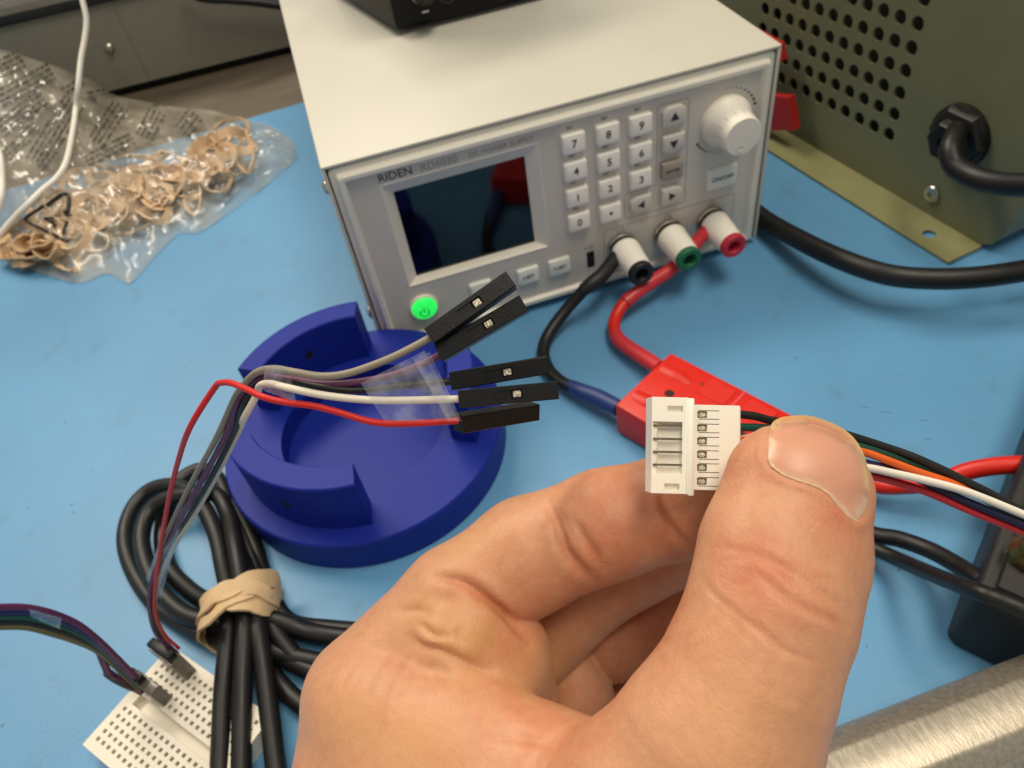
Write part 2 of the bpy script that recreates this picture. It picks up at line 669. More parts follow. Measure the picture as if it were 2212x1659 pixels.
def key(x, z, w, h, y1, m, txt=None, tsize=4.2, shape='rect', tri=None, tm=inkd, label=None):
    k = thing_key = MB()
    cut = 1.9
    if shape == 'rect':
        poly = lambda i: rrect(x - w / 2 + i, x + w / 2 - i, z - h / 2 + i, z + h / 2 - i, 1.0)
    else:                                                # arrow keys: corners clipped on the pointing side
        def poly(i):
            a, b = w / 2 - i, h / 2 - i
            q = dict(up=[(-a, -b), (a, -b), (a, b - cut), (a - cut, b), (-a + cut, b), (-a, b - cut)],
                     down=[(-a, b), (-a, -b + cut), (-a + cut, -b), (a - cut, -b), (a, -b + cut), (a, b)],
                     left=[(a, -b), (a, b), (-a + cut * 1.3, b), (-a, b - cut), (-a, -b + cut), (-a + cut * 1.3, -b)],
                     right=[(-a, -b), (a - cut * 1.3, -b), (a, -b + cut), (a, b - cut), (a - cut * 1.3, b), (-a, b)],
                     enter=[(-a + cut * .7, -b), (a, -b), (a, b - cut * .7), (a - cut * .7, b), (-a, b), (-a, -b + cut * .7)])[shape]
            return [(x + p[0], z + p[1]) for p in q]
    lp = lambda i, y: [(p[0], y, p[1]) for p in poly(i)]
    loft(k, [lp(0, 0), lp(.05, -y1 + .7), lp(.25, -y1 + .25), lp(.7, -y1)], cap=True)
    ko = build('key', k, m, psu, label=label)
    if txt:
        mb = MB()
        vs, fs = text_faces(txt, tsize, .02, bold=tsize * .022)
        mb.add(vs, fs, False, (FRONT, (x, -y1 - .05, z)))
        build('key_legend', mb, tm, ko, recalc=False)
    if tri:
        mb = MB()
        s = 2.0
        q = dict(up=[(-s, -s * .8), (s, -s * .8), (0, s)], down=[(-s, s * .8), (0, -s), (s, s * .8)],
                 left=[(s * .7, -s), (s * .7, s), (-s * .9, 0)], right=[(-s * .7, -s), (s * .9, 0), (-s * .7, s)])[tri]
        mb.prism(q, 0, .05, (FRONT, (x, -y1 - .02, z)))
        build('key_legend', mb, inkd, ko, recalc=False)
    return ko


KX, KZ = (96.35, 110.7, 124.7, 139.0), (78.8, 66.6, 54.3, 41.9)
for r_, row in enumerate(('789', '456', '123', '0.')):
    for c_, ch in enumerate(row):
        key(KX[c_], KZ[r_], 9.9, 8.6, 3.0, keym, '\u2022' if ch == '.' else ch, 5.6 if ch == '.' else 4.6)
        if ch != '.':
            printed('M' + ch, KX[c_] - .6, KZ[r_] + 5.9, 2.1, inkl)
key(KX[3], KZ[0], 9.8, 8.6, 3.0, greykey, shape='up', tri='up')
key(KX[3], KZ[1], 9.8, 8.4, 3.0, greykey, shape='down', tri='down')
key(KX[3], KZ[2], 9.8, 8.6, 3.0, taupekey, 'ENTER', 2.1, shape='enter', label='taupe ENTER key')
key(KX[3], KZ[3], 9.6, 8.4, 3.0, greykey, shape='right', tri='right')
key(KX[2], KZ[3], 9.6, 8.4, 3.0, greykey, shape='left', tri='left')
key(163.4, 43.0, 14.6, 10.2, 2.0, glowkey, 'ON/OFF', 2.9, label='wide translucent ON/OFF key')
for x, tx in ((49.2, None), (71.2, 'I-SET'), (86.0, 'V-SET')):
    key(x, 20.6, 10.3, 8.6, 2.0, glowkey, tx, 2.5)
for x, tx in ((116, '\u2296'), (138.6, '\u2295'), (160, '\u2295')):
    mb = MB()
    mb.lathe([(1.5, 0), (1.8, .02), (1.8, .04), (1.5, .04)], 20, M=(FRONT, (x, PYF - .04, 29.6)))
    mb.box((-.9, -.14, 0), (.9, .14, .05), M=(FRONT, (x, PYF - .04, 29.6)))
    if tx != '\u2296':
        mb.box((-.14, -.9, .06), (.14, .9, .09), M=(FRONT, (x, PYF - .04, 29.6)))
    build('printed_mark', mb, inkl, psu)

# knob
mb = MB()
kp = [(11.0, 0), (11.0, 2.2), (10.6, 3.2), (9.6, 4.6), (8.9, 7.0), (8.5, 11.0), (8.2, 14.8), (7.7, 15.6), (0, 15.75)]
mb.lathe(kp, 48, M=(FRONT, (162.8, PYF, 69.6)))
kn = build('knob', mb, mat('knob_white', 'F0EADB', .42, var=.02), psu)
for k in range(14):
    a = 2 * math.pi * k / 14
    mb = MB()
    ca, sa = math.cos(a), math.sin(a)
    mb.tube([(162.8 + ca * 8.72, PYF - 8.2, 69.6 + sa * 8.72), (162.8 + ca * 8.36, PYF - 12.6, 69.6 + sa * 8.36)], [.05, .16, .05], 5, sub=4)
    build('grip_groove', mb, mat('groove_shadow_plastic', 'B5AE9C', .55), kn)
mb = MB()
mb.lathe([(0, .0), (1.2, .05), (1.4, .18), (1.5, .02)], 16, M=(FRONT, (161.9, PYF - 15.75, 64.9)))
build('finger_dimple', mb, lipm, kn)
for a0, a1, n, s0_, s1_ in ((92, 18, 9, .25, .95), (212, 268, 8, .95, .2)):
    for k in range(n):
        f = k / (n - 1)
        a = math.radians(a0 + (a1 - a0) * f)
        s_ = s0_ + (s1_ - s0_) * f
        mb = MB()
        mb.lathe([(0, .05), (s_ * .75, .05), (s_ * .75, 0)], 12, M=(FRONT, (162.8 + 13.9 * math.cos(a), PYF - .03, 69.2 + 13.9 * math.sin(a))))
        build('dial_dot', mb, inkd, psu)

# glowing power button
mb = MB()
mb.lathe([(6.5, 0), (6.5, 1.2), (6.2, 1.6), (5.7, 1.6), (5.6, 1.0)], 36, M=(FRONT, (22.8, PYF, 20.2)))
pb = build('power_button_ring', mb, lipm, psu)
mb = MB()
mb.lathe([(5.55, .4), (5.5, 2.2), (5.0, 2.8), (3.0, 3.05), (0, 3.1)], 36, M=(FRONT, (22.8, PYF, 20.2)))
pb = build('power_button', mb, mat('lit_green_button', '2BEB5A', .4, var=.12, vscale=500, emit=.85), psu, label='round glowing green power button')
mb = MB()
arc = [(22.4 + 2.0 * math.cos(math.radians(a)), PYF - 3.12, 19.0 + 2.0 * math.sin(math.radians(a))) for a in range(125, 416, 20)]
mb.tube(arc, .26, 6, sub=2)
mb.tube([(22.4, PYF - 3.12, 19.2), (22.4, PYF - 3.15, 21.6)], .26, 6)
build('power_symbol', mb, mat('symbol_green', '0C6A2A', .5), pb)

# usb slot: flat plate, the shade of its hollow put into the black
mb = MB()
mb.prism(rrect(-1.75, 1.75, -4.3, 4.3, .5), -.1, .12, (FRONT, (101.1, PYF - .05, 19.0)))
mb.box((-.7, -3.2, .1), (.7, 3.2, .2), M=(FRONT, (101.1, PYF - .05, 19.0)))
build('usb_socket', mb, deep, psu, recalc=False)
mb = MB()
vs, fs = text_faces('\u2190\u2022', 2.6, .02)
mb.box((-2.3, -.12, 0), (2.3, .12, .04), M=(FRONT, (101, PYF - .04, 25.6)))
mb.lathe([(0, .05), (.5, .05), (.5, 0)], 10, M=(FRONT, (98.6, PYF - .04, 25.6)))
mb.tube([(100, PYF - .06, 25.6), (101, PYF - .06, 26.8), (102.2, PYF - .06, 26.8)], .12, 4, sub=2)
mb.tube([(100.6, PYF - .06, 25.6), (101.6, PYF - .06, 24.6), (102.6, PYF - .06, 24.6)], .12, 4, sub=2)
build('printed_mark', mb, inkl, psu)

# binding posts
postm = mat('post_white', 'F8F3E6', .34, var=.02)
for x, ring, nm in ((116.0, mat('post_black', '141414', .5), 'black'), (138.4, mat('post_green', '1F6B45', .5), 'green'), (159.6, mat('post_red', 'C3283A', .5), 'red')):
    M = (FRONT, (x, PYF, 21.6))
    mb = MB()
    mb.lathe([(6.9, 0), (6.9, 1.2), (6.3, 1.8), (3.0, 1.8)], 28, M=M)
    build('post_washer', mb, steel, psu)
    mb = MB()
    mb.lathe([(2.8, 1.5), (2.8, 7)], 20, M=M)
    build('post_shank', mb, steel, psu)
    mb = MB()
    mb.lathe([(2.9, 4.2), (6.6, 4.2), (6.8, 4.6), (6.7, 6.5), (5.7, 20.5)], 32, M=M)
    po = build('binding_post', mb, postm, psu, label='white binding post with %s end ring' % nm)
    mb = MB()
    mb.lathe([(5.7, 20.5), (5.75, 22.6), (5.3, 23.2), (3.2, 23.2), (2.9, 22.8), (2.7, 14)], 32, M=M)
    build('end_ring', mb, ring, po)
    mb = MB()
    mb.lathe([(2.72, 14), (0, 14)], 16, M=M)
    build('socket_bottom', mb, deep, po)
# side screw
mb = MB()
mb.lathe([(3.1, 0), (3.0, .8), (2.2, 1.7), (.9, 2.0), (0, 1.5)], 20, M=(((0, 1, 0), (0, 0, 1), (-1, 0, 0)), (0, 9, 82)))
build('screw', mb, steel, psu)
mb = MB()
mb.lathe([(3.1, 0), (3.0, .8), (2.2, 1.7), (.9, 2.0), (0, 1.5)], 20, M=(((0, 1, 0), (0, 0, 1), (-1, 0, 0)), (0, 9, 18)))
build('screw', mb, steel, psu)

# ================================================================== black device on the supply
dev = thing('black_instrument', (80, 130, HZ), 'black box instrument with a chrome-edged knob standing on top of the cream power supply', 'instrument')
mb = MB()
zb = HZ + 2.6
out = [(49.0, 98.6), (122, 99.5), (124, 175), (28, 175)]
mb.prism(out, zb + 2, zb + 70)
inn = [(50.3, 100.2), (121, 101), (122, 174), (30, 174)]
loft(mb, [[(*p, zb) for p in inn], [(*p, zb + 2.02) for p in out]])
mb.add([(*p, zb) for p in inn], [(3, 2, 1, 0)])
build('housing', mb, mat('instrument_black', '090A09', .55, var=.15, spec=.25, bump=.08, bscale=2500), dev)
mb = MB()
mb.prism([(49.2, 99.0), (46.4, 108), (28.6, 172), (28.0, 172), (46.6, 104.5), (48.6, 99.1)], zb + 2.2, zb + 60)
build('side_panel', mb, mat('brown_black_side', '231F1A', .55, var=.1), dev)
for x, y in ((66, 116), (110, 116), (50, 162), (112, 162)):
    mb = MB()
    mb.lathe([(0, 0), (5, 0), (5, 2.8)], 16, M=(np.eye(3), (x, y, HZ)))
    build('foot', mb, rubber, dev)
kc = PY(912, -26, 99)
mb = MB()
mb.lathe([(6.3, 0), (6.3, 2.4), (5.7, 3.2), (4.8, 3.4), (4.6, 9), (4.0, 10), (0, 10)], 32, M=(FRONT, (kc[0], 99.2, kc[2])))
kd = build('knob', mb, black, dev)
mb = MB()
mb.lathe([(6.4, 1.8), (6.6, 2.6), (6.0, 3.3)], 32, M=(FRONT, (kc[0], 99.2, kc[2])))
build('chrome_rim', mb, steel, kd)
p = PY(919, 25, 98.8)
mb = MB()
mb.box((p[0] - 1.6, 98.5, p[2] - .35), (p[0] + 1.6, 99.0, p[2] + .35), .1, 1)
build('index_mark', mb, mat('white_mark', 'E8E8E8', .5), dev)
mb = MB()
kc2 = PY(966, -16, 99)
mb.lathe([(4.6, 0), (4.6, .7), (3.9, .8), (3.7, .2)], 24, M=(FRONT, (kc2[0], 99.3, kc2[2])))
build('jack_ring', mb, mat('dim_ring', '3A3A3A', .35, metal=.6), dev)

# ================================================================== grey chassis at the back left
ch = thing('grey_chassis', (-150, 400, 0), 'grey metal equipment chassis with one screw and a seam at the back of the desk', 'equipment')
greyp = mat('grey_paint', '827E70', .55, var=.04, bump=.06)
mb = MB()
mb.box((-520, 375, 4.5), (-118.6, 640, 74))
mb.box((-118.35, 375.15, 4.5), (120, 640, 66))
build('front_plate', mb, greyp, ch)
mb = MB()
mb.box((-518, 379, 0.1), (118, 638, 4.8))
build('base_plinth', mb, deep, ch)
p = PY(236, 103, 375)
mb = MB()
mb.lathe([(3.4, 0), (3.3, 1.4), (2.2, 2.6), (0, 2.8)], 20, M=(FRONT, (p[0], 375, p[2])))
sc = build('screw', mb, steel, ch)
mb = MB()
lo, hi = PY(0, 61, 374), PY(212, 3, 374)
mb.box((-520, 372.5, lo[2] + .5), (60, 640, lo[2] + 6.5), .8, 2)
build('top_band', mb, black, ch)
bb = thing('silver_unit', (-250, 450, lo[2] + 6.8), 'ribbed pale metal unit stacked on the black-topped chassis in the far left corner', 'equipment')
mb = MB()
mb.box((-520, 377, lo[2] + 6.8), (-128, 640, lo[2] + 15), 1, 2)
build('lower_tray', mb, mat('pale_metal', '9A968C', .4, metal=.3, var=.1), bb)
mb = MB()
mb.box((-520, 380, lo[2] + 17), (-132, 640, lo[2] + 60), 1, 2)
build('upper_body', mb, mat('pale_paint', 'BDB9AE', .5, var=.06), bb)
mb = MB()
mb.box((-518, 385, lo[2] + 14.5), (-142, 638, lo[2] + 17.5))
build('spacer', mb, deep, bb)
mb = MB()
mb.tube([PY(u, v, 362) for u, v in ((380, -40), (430, -6), (500, 0), (570, 7), (640, 22), (700, 60))], 3.0, 12)
tag(build('black_lead', mb, rubber), 'thin black lead running along the top of the grey chassis behind the power supply', 'cable')

# ================================================================== perforated olive enclosure on the right
olive = mat('olive_paint', '707256', .5, var=.06, vscale=30, bump=.10, bscale=1600)
brass = mat('olive_gold_flange', '8C8B62', .45, metal=.05, var=.08, vscale=60, bump=.06)
J1 = np.array([270.5, -48.3, 1.2])
J0 = np.array([250.9, 74.1, 1.2])
wd = unit((J1 - J0) * (1, 1, 0))                      # along the wall, towards the camera
wn = np.array([-wd[1], wd[0], 0])                     # into the enclosure
WM = ((wd), (0, 0, 1), tuple(-wn))                    # local x along wall, y up, z outwards
enc = thing('perforated_enclosure', tuple((J0 + J1) / 2), 'olive metal enclosure with round vent holes, a mounting flange and a black cord', 'equipment')
mb = MB()
hx = [-63.7 - 9.62 * i for i in range(11)]
hz = [27.5 + 10.35 * i for i in range(11)]
NS = 16
for X in hx:
    for Z in hz:
        a, b = 9.62 / 2, 10.35 / 2
        sq, ci, ci2 = [], [], []
        for k in range(NS):
            t = 2 * math.pi * (k + .5) / NS
            c, s = math.cos(t), math.sin(t)
            q = max(abs(c) / a, abs(s) / b)
            sq.append((X + c / q, Z + s / q, 0))
            ci.append((X + 3.25 * c, Z + 3.25 * s, 0))
            ci2.append((X + 3.25 * c, Z + 3.25 * s, -1.4))
        # snap the outer ring to the cell's corners
        for k in (1, 5, 9, 13):
            pass
        loft(mb, [sq, ci, ci2], M=(WM, tuple(J1)))
        for sgx in (-1, 1):
            for sgy in (-1, 1):
                cor = (X + sgx * a, Z + sgy * b, 0)
                near = sorted(sq, key=lambda p: abs(p[0] - cor[0]) + abs(p[1] - cor[1]))[:2]
                mb.add([cor, near[0], near[1]], [(0, 1, 2)], False, (WM, tuple(J1)))
xa, xb = hx[-1] - 4.81, hx[0] + 4.81
za, zb2 = hz[0] - 5.175, hz[-1] + 5.175
quad = lambda x0, x1, y0, y1: mb.add([(x0, y0, 0), (x1, y0, 0), (x1, y1, 0), (x0, y1, 0)], [(0, 1, 2, 3)], False, (WM, tuple(J1)))
quad(-260, xa, 0, 190)
quad(xa, xb, 0, za)
quad(xa, xb, zb2, 190)
corner = [(xb, 0), (-2, 0), (3.4, 3.2), (6.6, 9), (8.6, 19), (9.4, 32), (9.6, 190), (xb, 190)]
mb.add([(x, z, 0) for x, z in corner], [tuple(range(len(corner)))], False, (WM, tuple(J1)))
side = corner[1:7]
for (x0, z0), (x1, z1) in zip(side[:-1], side[1:]):
    mb.add([(x0, z0, 0), (x1, z1, 0), (x1, z1, -160), (x0, z0, -160)], [(0, 1, 2, 3)], False, (WM, tuple(J1)))
mb.add([(-260, 190, 0), (9.6, 190, 0), (9.6, 190, -160), (-260, 190, -160)], [(0, 1, 2, 3)], False, (WM, tuple(J1)))
build('perforated_wall', mb, olive, enc, recalc=False)
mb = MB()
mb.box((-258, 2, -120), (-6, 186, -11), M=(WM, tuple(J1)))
build('hole_backing', mb, mat('backing_shade_olive', '3A3523', .7), enc)  # added backing box; the shade inside the vent holes is put into its colour
mb = MB()
FL = 20.3
fw = 20.2
# flange plate with a round hole
cxh, cyh, rh = -19.3, 11.0, 3.0
sq, ci = [], []
mb2 = MB()
Mf = ((wd), tuple(-wn), (0, 0, 1))
ring = [(cxh + rh * math.cos(2 * math.pi * k / 20), cyh + rh * math.sin(2 * math.pi * k / 20)) for k in range(20)]
x0f, x1f = cxh - 9, 0.0
outer = []
for k in range(20):
    c, s = math.cos(2 * math.pi * k / 20), math.sin(2 * math.pi * k / 20)
    tt = min([q for q in [((x1f if c > 0 else x0f) - cxh) / c if abs(c) > 1e-6 else 1e9, ((fw if s > 0 else 0) - cyh) / s if abs(s) > 1e-6 else 1e9] if q > 0])
    outer.append((cxh + c * tt, cyh + s * tt))
for z0 in (0.0, -1.0):
    mb.add([(*p, z0) for p in outer] + [(*p, z0) for p in ring], [(k, (k + 1) % 20, 20 + (k + 1) % 20, 20 + k) for k in range(20)], False, (Mf, tuple(J1 + [0, 0, .3])))
    for cx_, cy_ in ((x0f, 0), (x1f, 0), (x0f, fw), (x1f, fw)):
        near = sorted(outer, key=lambda p: abs(p[0] - cx_) + abs(p[1] - cy_))[:2]
        mb.add([(cx_, cy_, z0), (*near[0], z0), (*near[1], z0)], [(0, 1, 2)], False, (Mf, tuple(J1 + [0, 0, .3])))
    mb.add([(-260, 0, z0), (x0f, 0, z0), (x0f, fw, z0), (-260, fw, z0)], [(0, 1, 2, 3)], False, (Mf, tuple(J1 + [0, 0, .3])))
loft(mb, [[(*p, 0) for p in ring], [(*p, -1) for p in ring]], M=(Mf, tuple(J1 + [0, 0, .3])))
eo = [(-260, fw), (x1f, fw), (x1f, 0)]
for a, b in zip(eo[:-1], eo[1:]):
    mb.add([(*a, 0), (*b, 0), (*b, -1), (*a, -1)], [(0, 1, 2, 3)], False, (Mf, tuple(J1 + [0, 0, .3])))
build('mounting_flange', mb, brass, enc, recalc=False)


def wall_pt(x, z, out):
    return J1 + wd * x + np.array([0, 0, z]) - wn * out


def wall_m(x, z, out=0):
    return (WM, tuple(wall_pt(x, z, out)))


mb = MB()
mb.lathe([(4.1, 0), (4.1, .9), (3.6, 1.5), (2.0, 1.7), (1.3, 1.7), (1.1, .5), (0, .5)], 24, M=wall_m(-31.8, 11.1))
build('screw', mb, steel, enc)
mb = MB()
mb.lathe([(14.5, 0), (14.2, 2.5), (12.5, 5.0), (9.5, 6.0), (9.0, 9.5), (8.2, 10.5), (3, 10.5)], 6, M=wall_m(-27.4, 42.5), smooth=False)
mb.lathe([(14.3, 0), (14.0, 2.2), (12.0, 3.2)], 32, M=wall_m(-27.4, 42.5))
gro = build('strain_relief', mb, black, enc)
# cord leaving the strain relief, curling down and off to the right
Z7 = lambda x, y: ((2080 + x / 2.765) * .768, y / 2.765 * .768)


def PW(u, v, off):
    d = rayd(u, v)
    o_ = J1 - wn * off
    tt = ((o_ - CAM) @ wn) / (d @ wn)
    return CAM + d * tt


cp = [PW(*Z7(1690, 1010), 4), PW(*Z7(1672, 1075), 12), PW(*Z7(1640, 1170), 18), PW(*Z7(1680, 1290), 20), PW(*Z7(1830, 1380), 20), PW(*Z7(2000, 1425), 20), PW(*Z7(2240, 1440), 20), PW(*Z7(2700, 1440), 20)]
mb = MB()
mb.tube(cp, 4.6, 14)
build('power_cord', mb, rubber, enc)

# red part wedged between supply and enclosure
rb = thing('red_bracket', tuple(wall_pt(-125, 0, 12)), 'bright red folded piece standing between the power supply and the olive enclosure', 'bracket')
redp = mat('red_plastic_sheet', 'B3201F', .5, var=.08)
A = [Z7(250, 1150), Z7(270, 870), Z7(435, 735), Z7(475, 990)]
pa = [PW(*q, 8) for q in A]
mb = MB()
pa = [pa[0] + wd * -28, pa[1] + wd * -34, pa[2], pa[3]]
q2 = [p - wn * 5 for p in pa]
mb.add(pa + q2, [(0, 1, 2, 3), (7, 6, 5, 4), (0, 3, 7, 4), (1, 5, 6, 2), (2, 6, 7, 3), (0, 4, 5, 1)])
build('lower_plate', mb, redp, rb)
B = [Z7(330, 500), Z7(330, 300), Z7(352, 330), Z7(378, 455)]
pb_ = [PW(*q, 8) for q in B]
pb_[0] = pb_[0] + wd * -26
pb_[1] = pb_[1] + wd * -26
q2 = [p - wn * 5 for p in pb_]
mb = MB()
mb.add(pb_ + q2, [(0, 1, 2, 3), (7, 6, 5, 4), (0, 3, 7, 4), (1, 5, 6, 2), (2, 6, 7, 3), (0, 4, 5, 1)])
build('upper_plate', mb, redp, rb)

# thick black cable from behind the supply towards the right
Z8 = lambda x, y: ((2080 + x / 2.765) * .768, (400 + y / 2.765) * .768)
mb = MB()
pts = [np.array([195.0, 110, 6.0]), np.array([192.5, 42, 6.0]), T(*Z8(150, 570), 6.5), T(*Z8(480, 765), 12), T(*Z8(800, 915), 16), T(*Z8(1150, 1030), 18), T(*Z8(1500, 1062), 18), T(*Z8(1850, 1050), 18), T(*Z8(2212, 1000), 18), T(*Z8(2600, 930), 18)]
mb.tube(pts, 4.5, 16)
tag(build('thick_black_cable', mb, rubber), 'thick black cable sweeping over the mat in front of the olive enclosure', 'cable')

# ================================================================== blue printed ring holder
BC = np.array([-14.5, -53.0, 0.0])
blue = mat('blue_print_plastic', '17298A', .46, var=.05, vscale=40, bump=1.0, bscale=300, aniso=(.08, .08, 3.2), spec=.18)
bh = thing('printed_holder', tuple(BC), 'round dark blue 3D-printed holder with a sunken middle and three curved walls', 'holder')
RO, TT, RI = 54.6, 15.2, 32.5
IM = np.eye(3)
mb = MB()
mb.lathe([(0, 0.2), (RO - .8, 0.2), (RO, .9), (RO, TT - .7), (RO - .6, TT), (RI, TT), (RI, 6.0), (0, 6.0)], 128, M=(IM, BC))
build('base_disc', mb, blue, bh)
for amid, half in ((111.5, 35), (231.0, 34), (-10.0, 24)):
    a0, a1 = math.radians(amid - half), math.radians(amid + half)
    mb = MB()
    r0, r1, ht = 37.6, 47.4, 38.4
    n = 40
    prof = [(r0, TT - .1), (r0, ht - .5), (r0 + .5, ht), (r1 - .5, ht), (r1, ht - .5), (r1, TT - .1)]
    mb.lathe(prof, n, M=(IM, BC), a0=a0, a1=a1, smooth=False)
    for a in (a0, a1):
        mb.add([BC + np.array([r * math.cos(a), r * math.sin(a), z]) for r, z in prof], [tuple(range(6))])
    w = build('curved_wall', mb, blue, bh)
    a = math.radians(amid)
    rd = np.array([math.cos(a), math.sin(a), 0])
    tg = np.array([-math.sin(a), math.cos(a), 0])
    for rr, sg in ((r1 + .02, 1), (r0 - .02, -1)):
        mb = MB()
        ax = rd * sg
        mb.lathe([(2.1, .05), (1.9, -.01), (1.85, .03), (0, .03)], 18, M=((tg, (0, 0, 1), ax), tuple(BC + rd * rr + np.array([0, 0, 27.0]))))
        build('screw_hole', mb, mat('hole_shade_blue', '05072A', .7), w)  # flat disc; the shade inside the hole is put into its dark blue

# ================================================================== supply leads and the red plug pair
D4 = lambda x, y: (1136.6 + .2778 * x, 460.8 + .2778 * y)


def path(F, spec):
    return [T(*F(x, y), z) for x, y, z in spec]


bl = thing('black_supply_lead', tuple(T(1240, 837, 0)), 'black supply lead with a dark blue sleeve, from black post to red plug', 'cable')
p0 = np.array([116.0, -5.0, 21.6])
mb = MB()
pp = [p0 + [-3, 0, 0]] + path(D4, [(600, 470, 21), (510, 545, 20), (440, 600, 18)])
mb.tube(pp, [3.2, 3.3, 3.2, 2.9], 14)
build('heat_shrink', mb, mat('shrink_black', '141312', .5, var=.2), bl)
mb = MB()
mb.tube(path(D4, [(460, 585, 18.5), (400, 650, 15), (295, 770, 10), (175, 940, 5.5), (133, 1070, 4), (165, 1200, 4), (255, 1300, 4.5), (370, 1365, 6)]), 2.75, 14)
build('lead', mb, rubber, bl)
mb = MB()
mb.tube(path(D4, [(340, 1345, 5.4), (430, 1385, 7), (560, 1435, 8), (720, 1515, 9)]), [2.9, 3.3, 3.5, 3.3], 14)
build('blue_sleeve', mb, mat('sleeve_blue', '22356F', .45, var=.1), bl)
mb = MB()
mb.box((113.2, -7.5, 19.2), (118, -2.5, 24), .4, 1)
build('ring_terminal', mb, steel, bl)
rl = thing('red_supply_lead', tuple(T(1353, 750, 0)), 'red supply lead running from the red post under the green post to the red plug', 'cable')
redl = mat('red_silicone', 'D2200F', .42, var=.06)
reds = mat('red_shrink', 'C93038', .38, var=.08)
mb = MB()
mb.tube([(157.5, -5, 21.6)] + path(D4, [(1270, 290, 19), (1200, 370, 15), (1110, 450, 13), (1000, 520, 12), (890, 595, 11), (770, 690, 9)]), [3.0, 3.1, 3.1, 3.1, 3.2, 3.2, 3.2], 14)
build('heat_shrink', mb, reds, rl)
mb = MB()
mb.tube(path(D4, [(800, 665, 9.3), (740, 730, 7.6), (695, 810, 6), (682, 890, 5.3), (705, 970, 5)]), 2.75, 14)
build('lead', mb, redl, rl)
mb = MB()
mb.tube(path(D4, [(690, 935, 5), (725, 990, 5.3), (800, 1050, 6), (900, 1115, 7), (1040, 1205, 9)]), [3.0, 3.2, 3.3, 3.4, 3.3], 14)
build('heat_shrink', mb, reds, rl)
mb = MB()
mb.box((155, -7.5, 19.0), (160.5, -2.5, 24), .4, 1)
build('ring_terminal', mb, steel, rl)

ZT = 17.0
A = T(1449, 761, ZT)
B = T(1321, 869, ZT)
lx = unit((T(1692, 886, ZT) - A) * (1, 1, 0))
ly = np.array([-lx[1], lx[0], 0]) * -1
if (B - A) @ ly < 0:
    ly = -ly
wA = abs((B - A) @ ly)
rp = thing('red_power_plug', tuple(A + lx * 20 + ly * wA / 2 - [0, 0, ZT]), 'red two-pole high-current plug, the half nearer the power supply leads', 'plug')
redh = mat('red_housing', 'D3200F', .45, var=.05, bump=.08, bscale=1800)
PM = (tuple(lx), tuple(ly), (0, 0, 1))
OFF = float(lx @ (B - A))
LSEAM = 33.5


def plug_half(root, x0, x1, flip):
    mb = MB()
    mb.box((x0, 0, 1.0), (x1, wA, ZT), .9, 2, M=(PM, tuple(A * (1, 1, 0))))
    build('housing', mb, redh, root)
    e = x0 if not flip else x1
    s_ = 1 if not flip else -1
    mb = MB()
    for yy in (wA * .26, wA * .74):
        pass
    for yy in (wA * .25, wA * .75):                     # barrel ridges over the two contacts
        mb = MB()
        pts_ = [(e + s_ * 2.5, yy, ZT - 3.6), (e + s_ * 9, yy, ZT - 3.3), (e + s_ * 15, yy, ZT - 3.9)]
        mb.tube(pts_, [4.4, 4.6, 4.2], 20, M=(PM, tuple(A * (1, 1, 0))))
        build('contact_barrel', mb, redh, root)
    mb = MB()
    mb.lathe([(1.9, .05), (1.75, -.0), (1.75, .03), (0, .03)], 18, M=(IM, tuple((A + lx * (e + s_ * 12.5) + ly * wA * .52))))
    build('rivet_hole', mb, mat('hole_shade_red', '350403', .7), root)  # flat disc, the shade of the hole painted as dark red
    mb = MB()
    a_, b_ = sorted((e + s_ * 17, e + s_ * 30))
    mb.box((a_, wA * .49, ZT - .2), (b_, wA * .55, ZT + .06), M=(PM, tuple(A * (1, 1, 0))))
    build('slot', mb, MATS['hole_shade_red'], root)  # thin strip; the slot's shade is its dark red colour
    for yy in (.2, .8):
        mb = MB()
        mb.lathe([(.9, .02), (.8, .05), (0, .05)], 12, M=(IM, tuple((A + lx * (e + s_ * 19) + ly * wA * yy))))
        build('mould_dimple', mb, mat('dimple_shade_red', '8F140B', .6), root)  # flat disc, the hollow's shade put into a darker red
    mb = MB()
    a_, b_ = sorted((e + s_ * 20, e + s_ * 31.5))
    mb.box((a_, 2.2, ZT - .3), (b_, wA * .33, ZT + .35), .3, 1, M=(PM, tuple(A * (1, 1, 0))))
    build('raised_pad', mb, redh, root)


plug_half(rp, 0.0, LSEAM, False)
rp2 = thing('red_power_plug', tuple(A + lx * 50 + ly * wA / 2 - [0, 0, ZT]), 'red two-pole plug half mated behind the thumb, with the red cable leaving it', 'plug')
plug_half(rp2, LSEAM + .5, LSEAM + 35, True)
mb = MB()
mb.box((LSEAM - .25, -.15, ZT - 4), (LSEAM + .75, wA + .15, ZT + .15), .2, 1, M=(PM, tuple(A * (1, 1, 0))))
build('mating_edge', mb, mat('pink_edge', 'E2505A', .4), rp2)

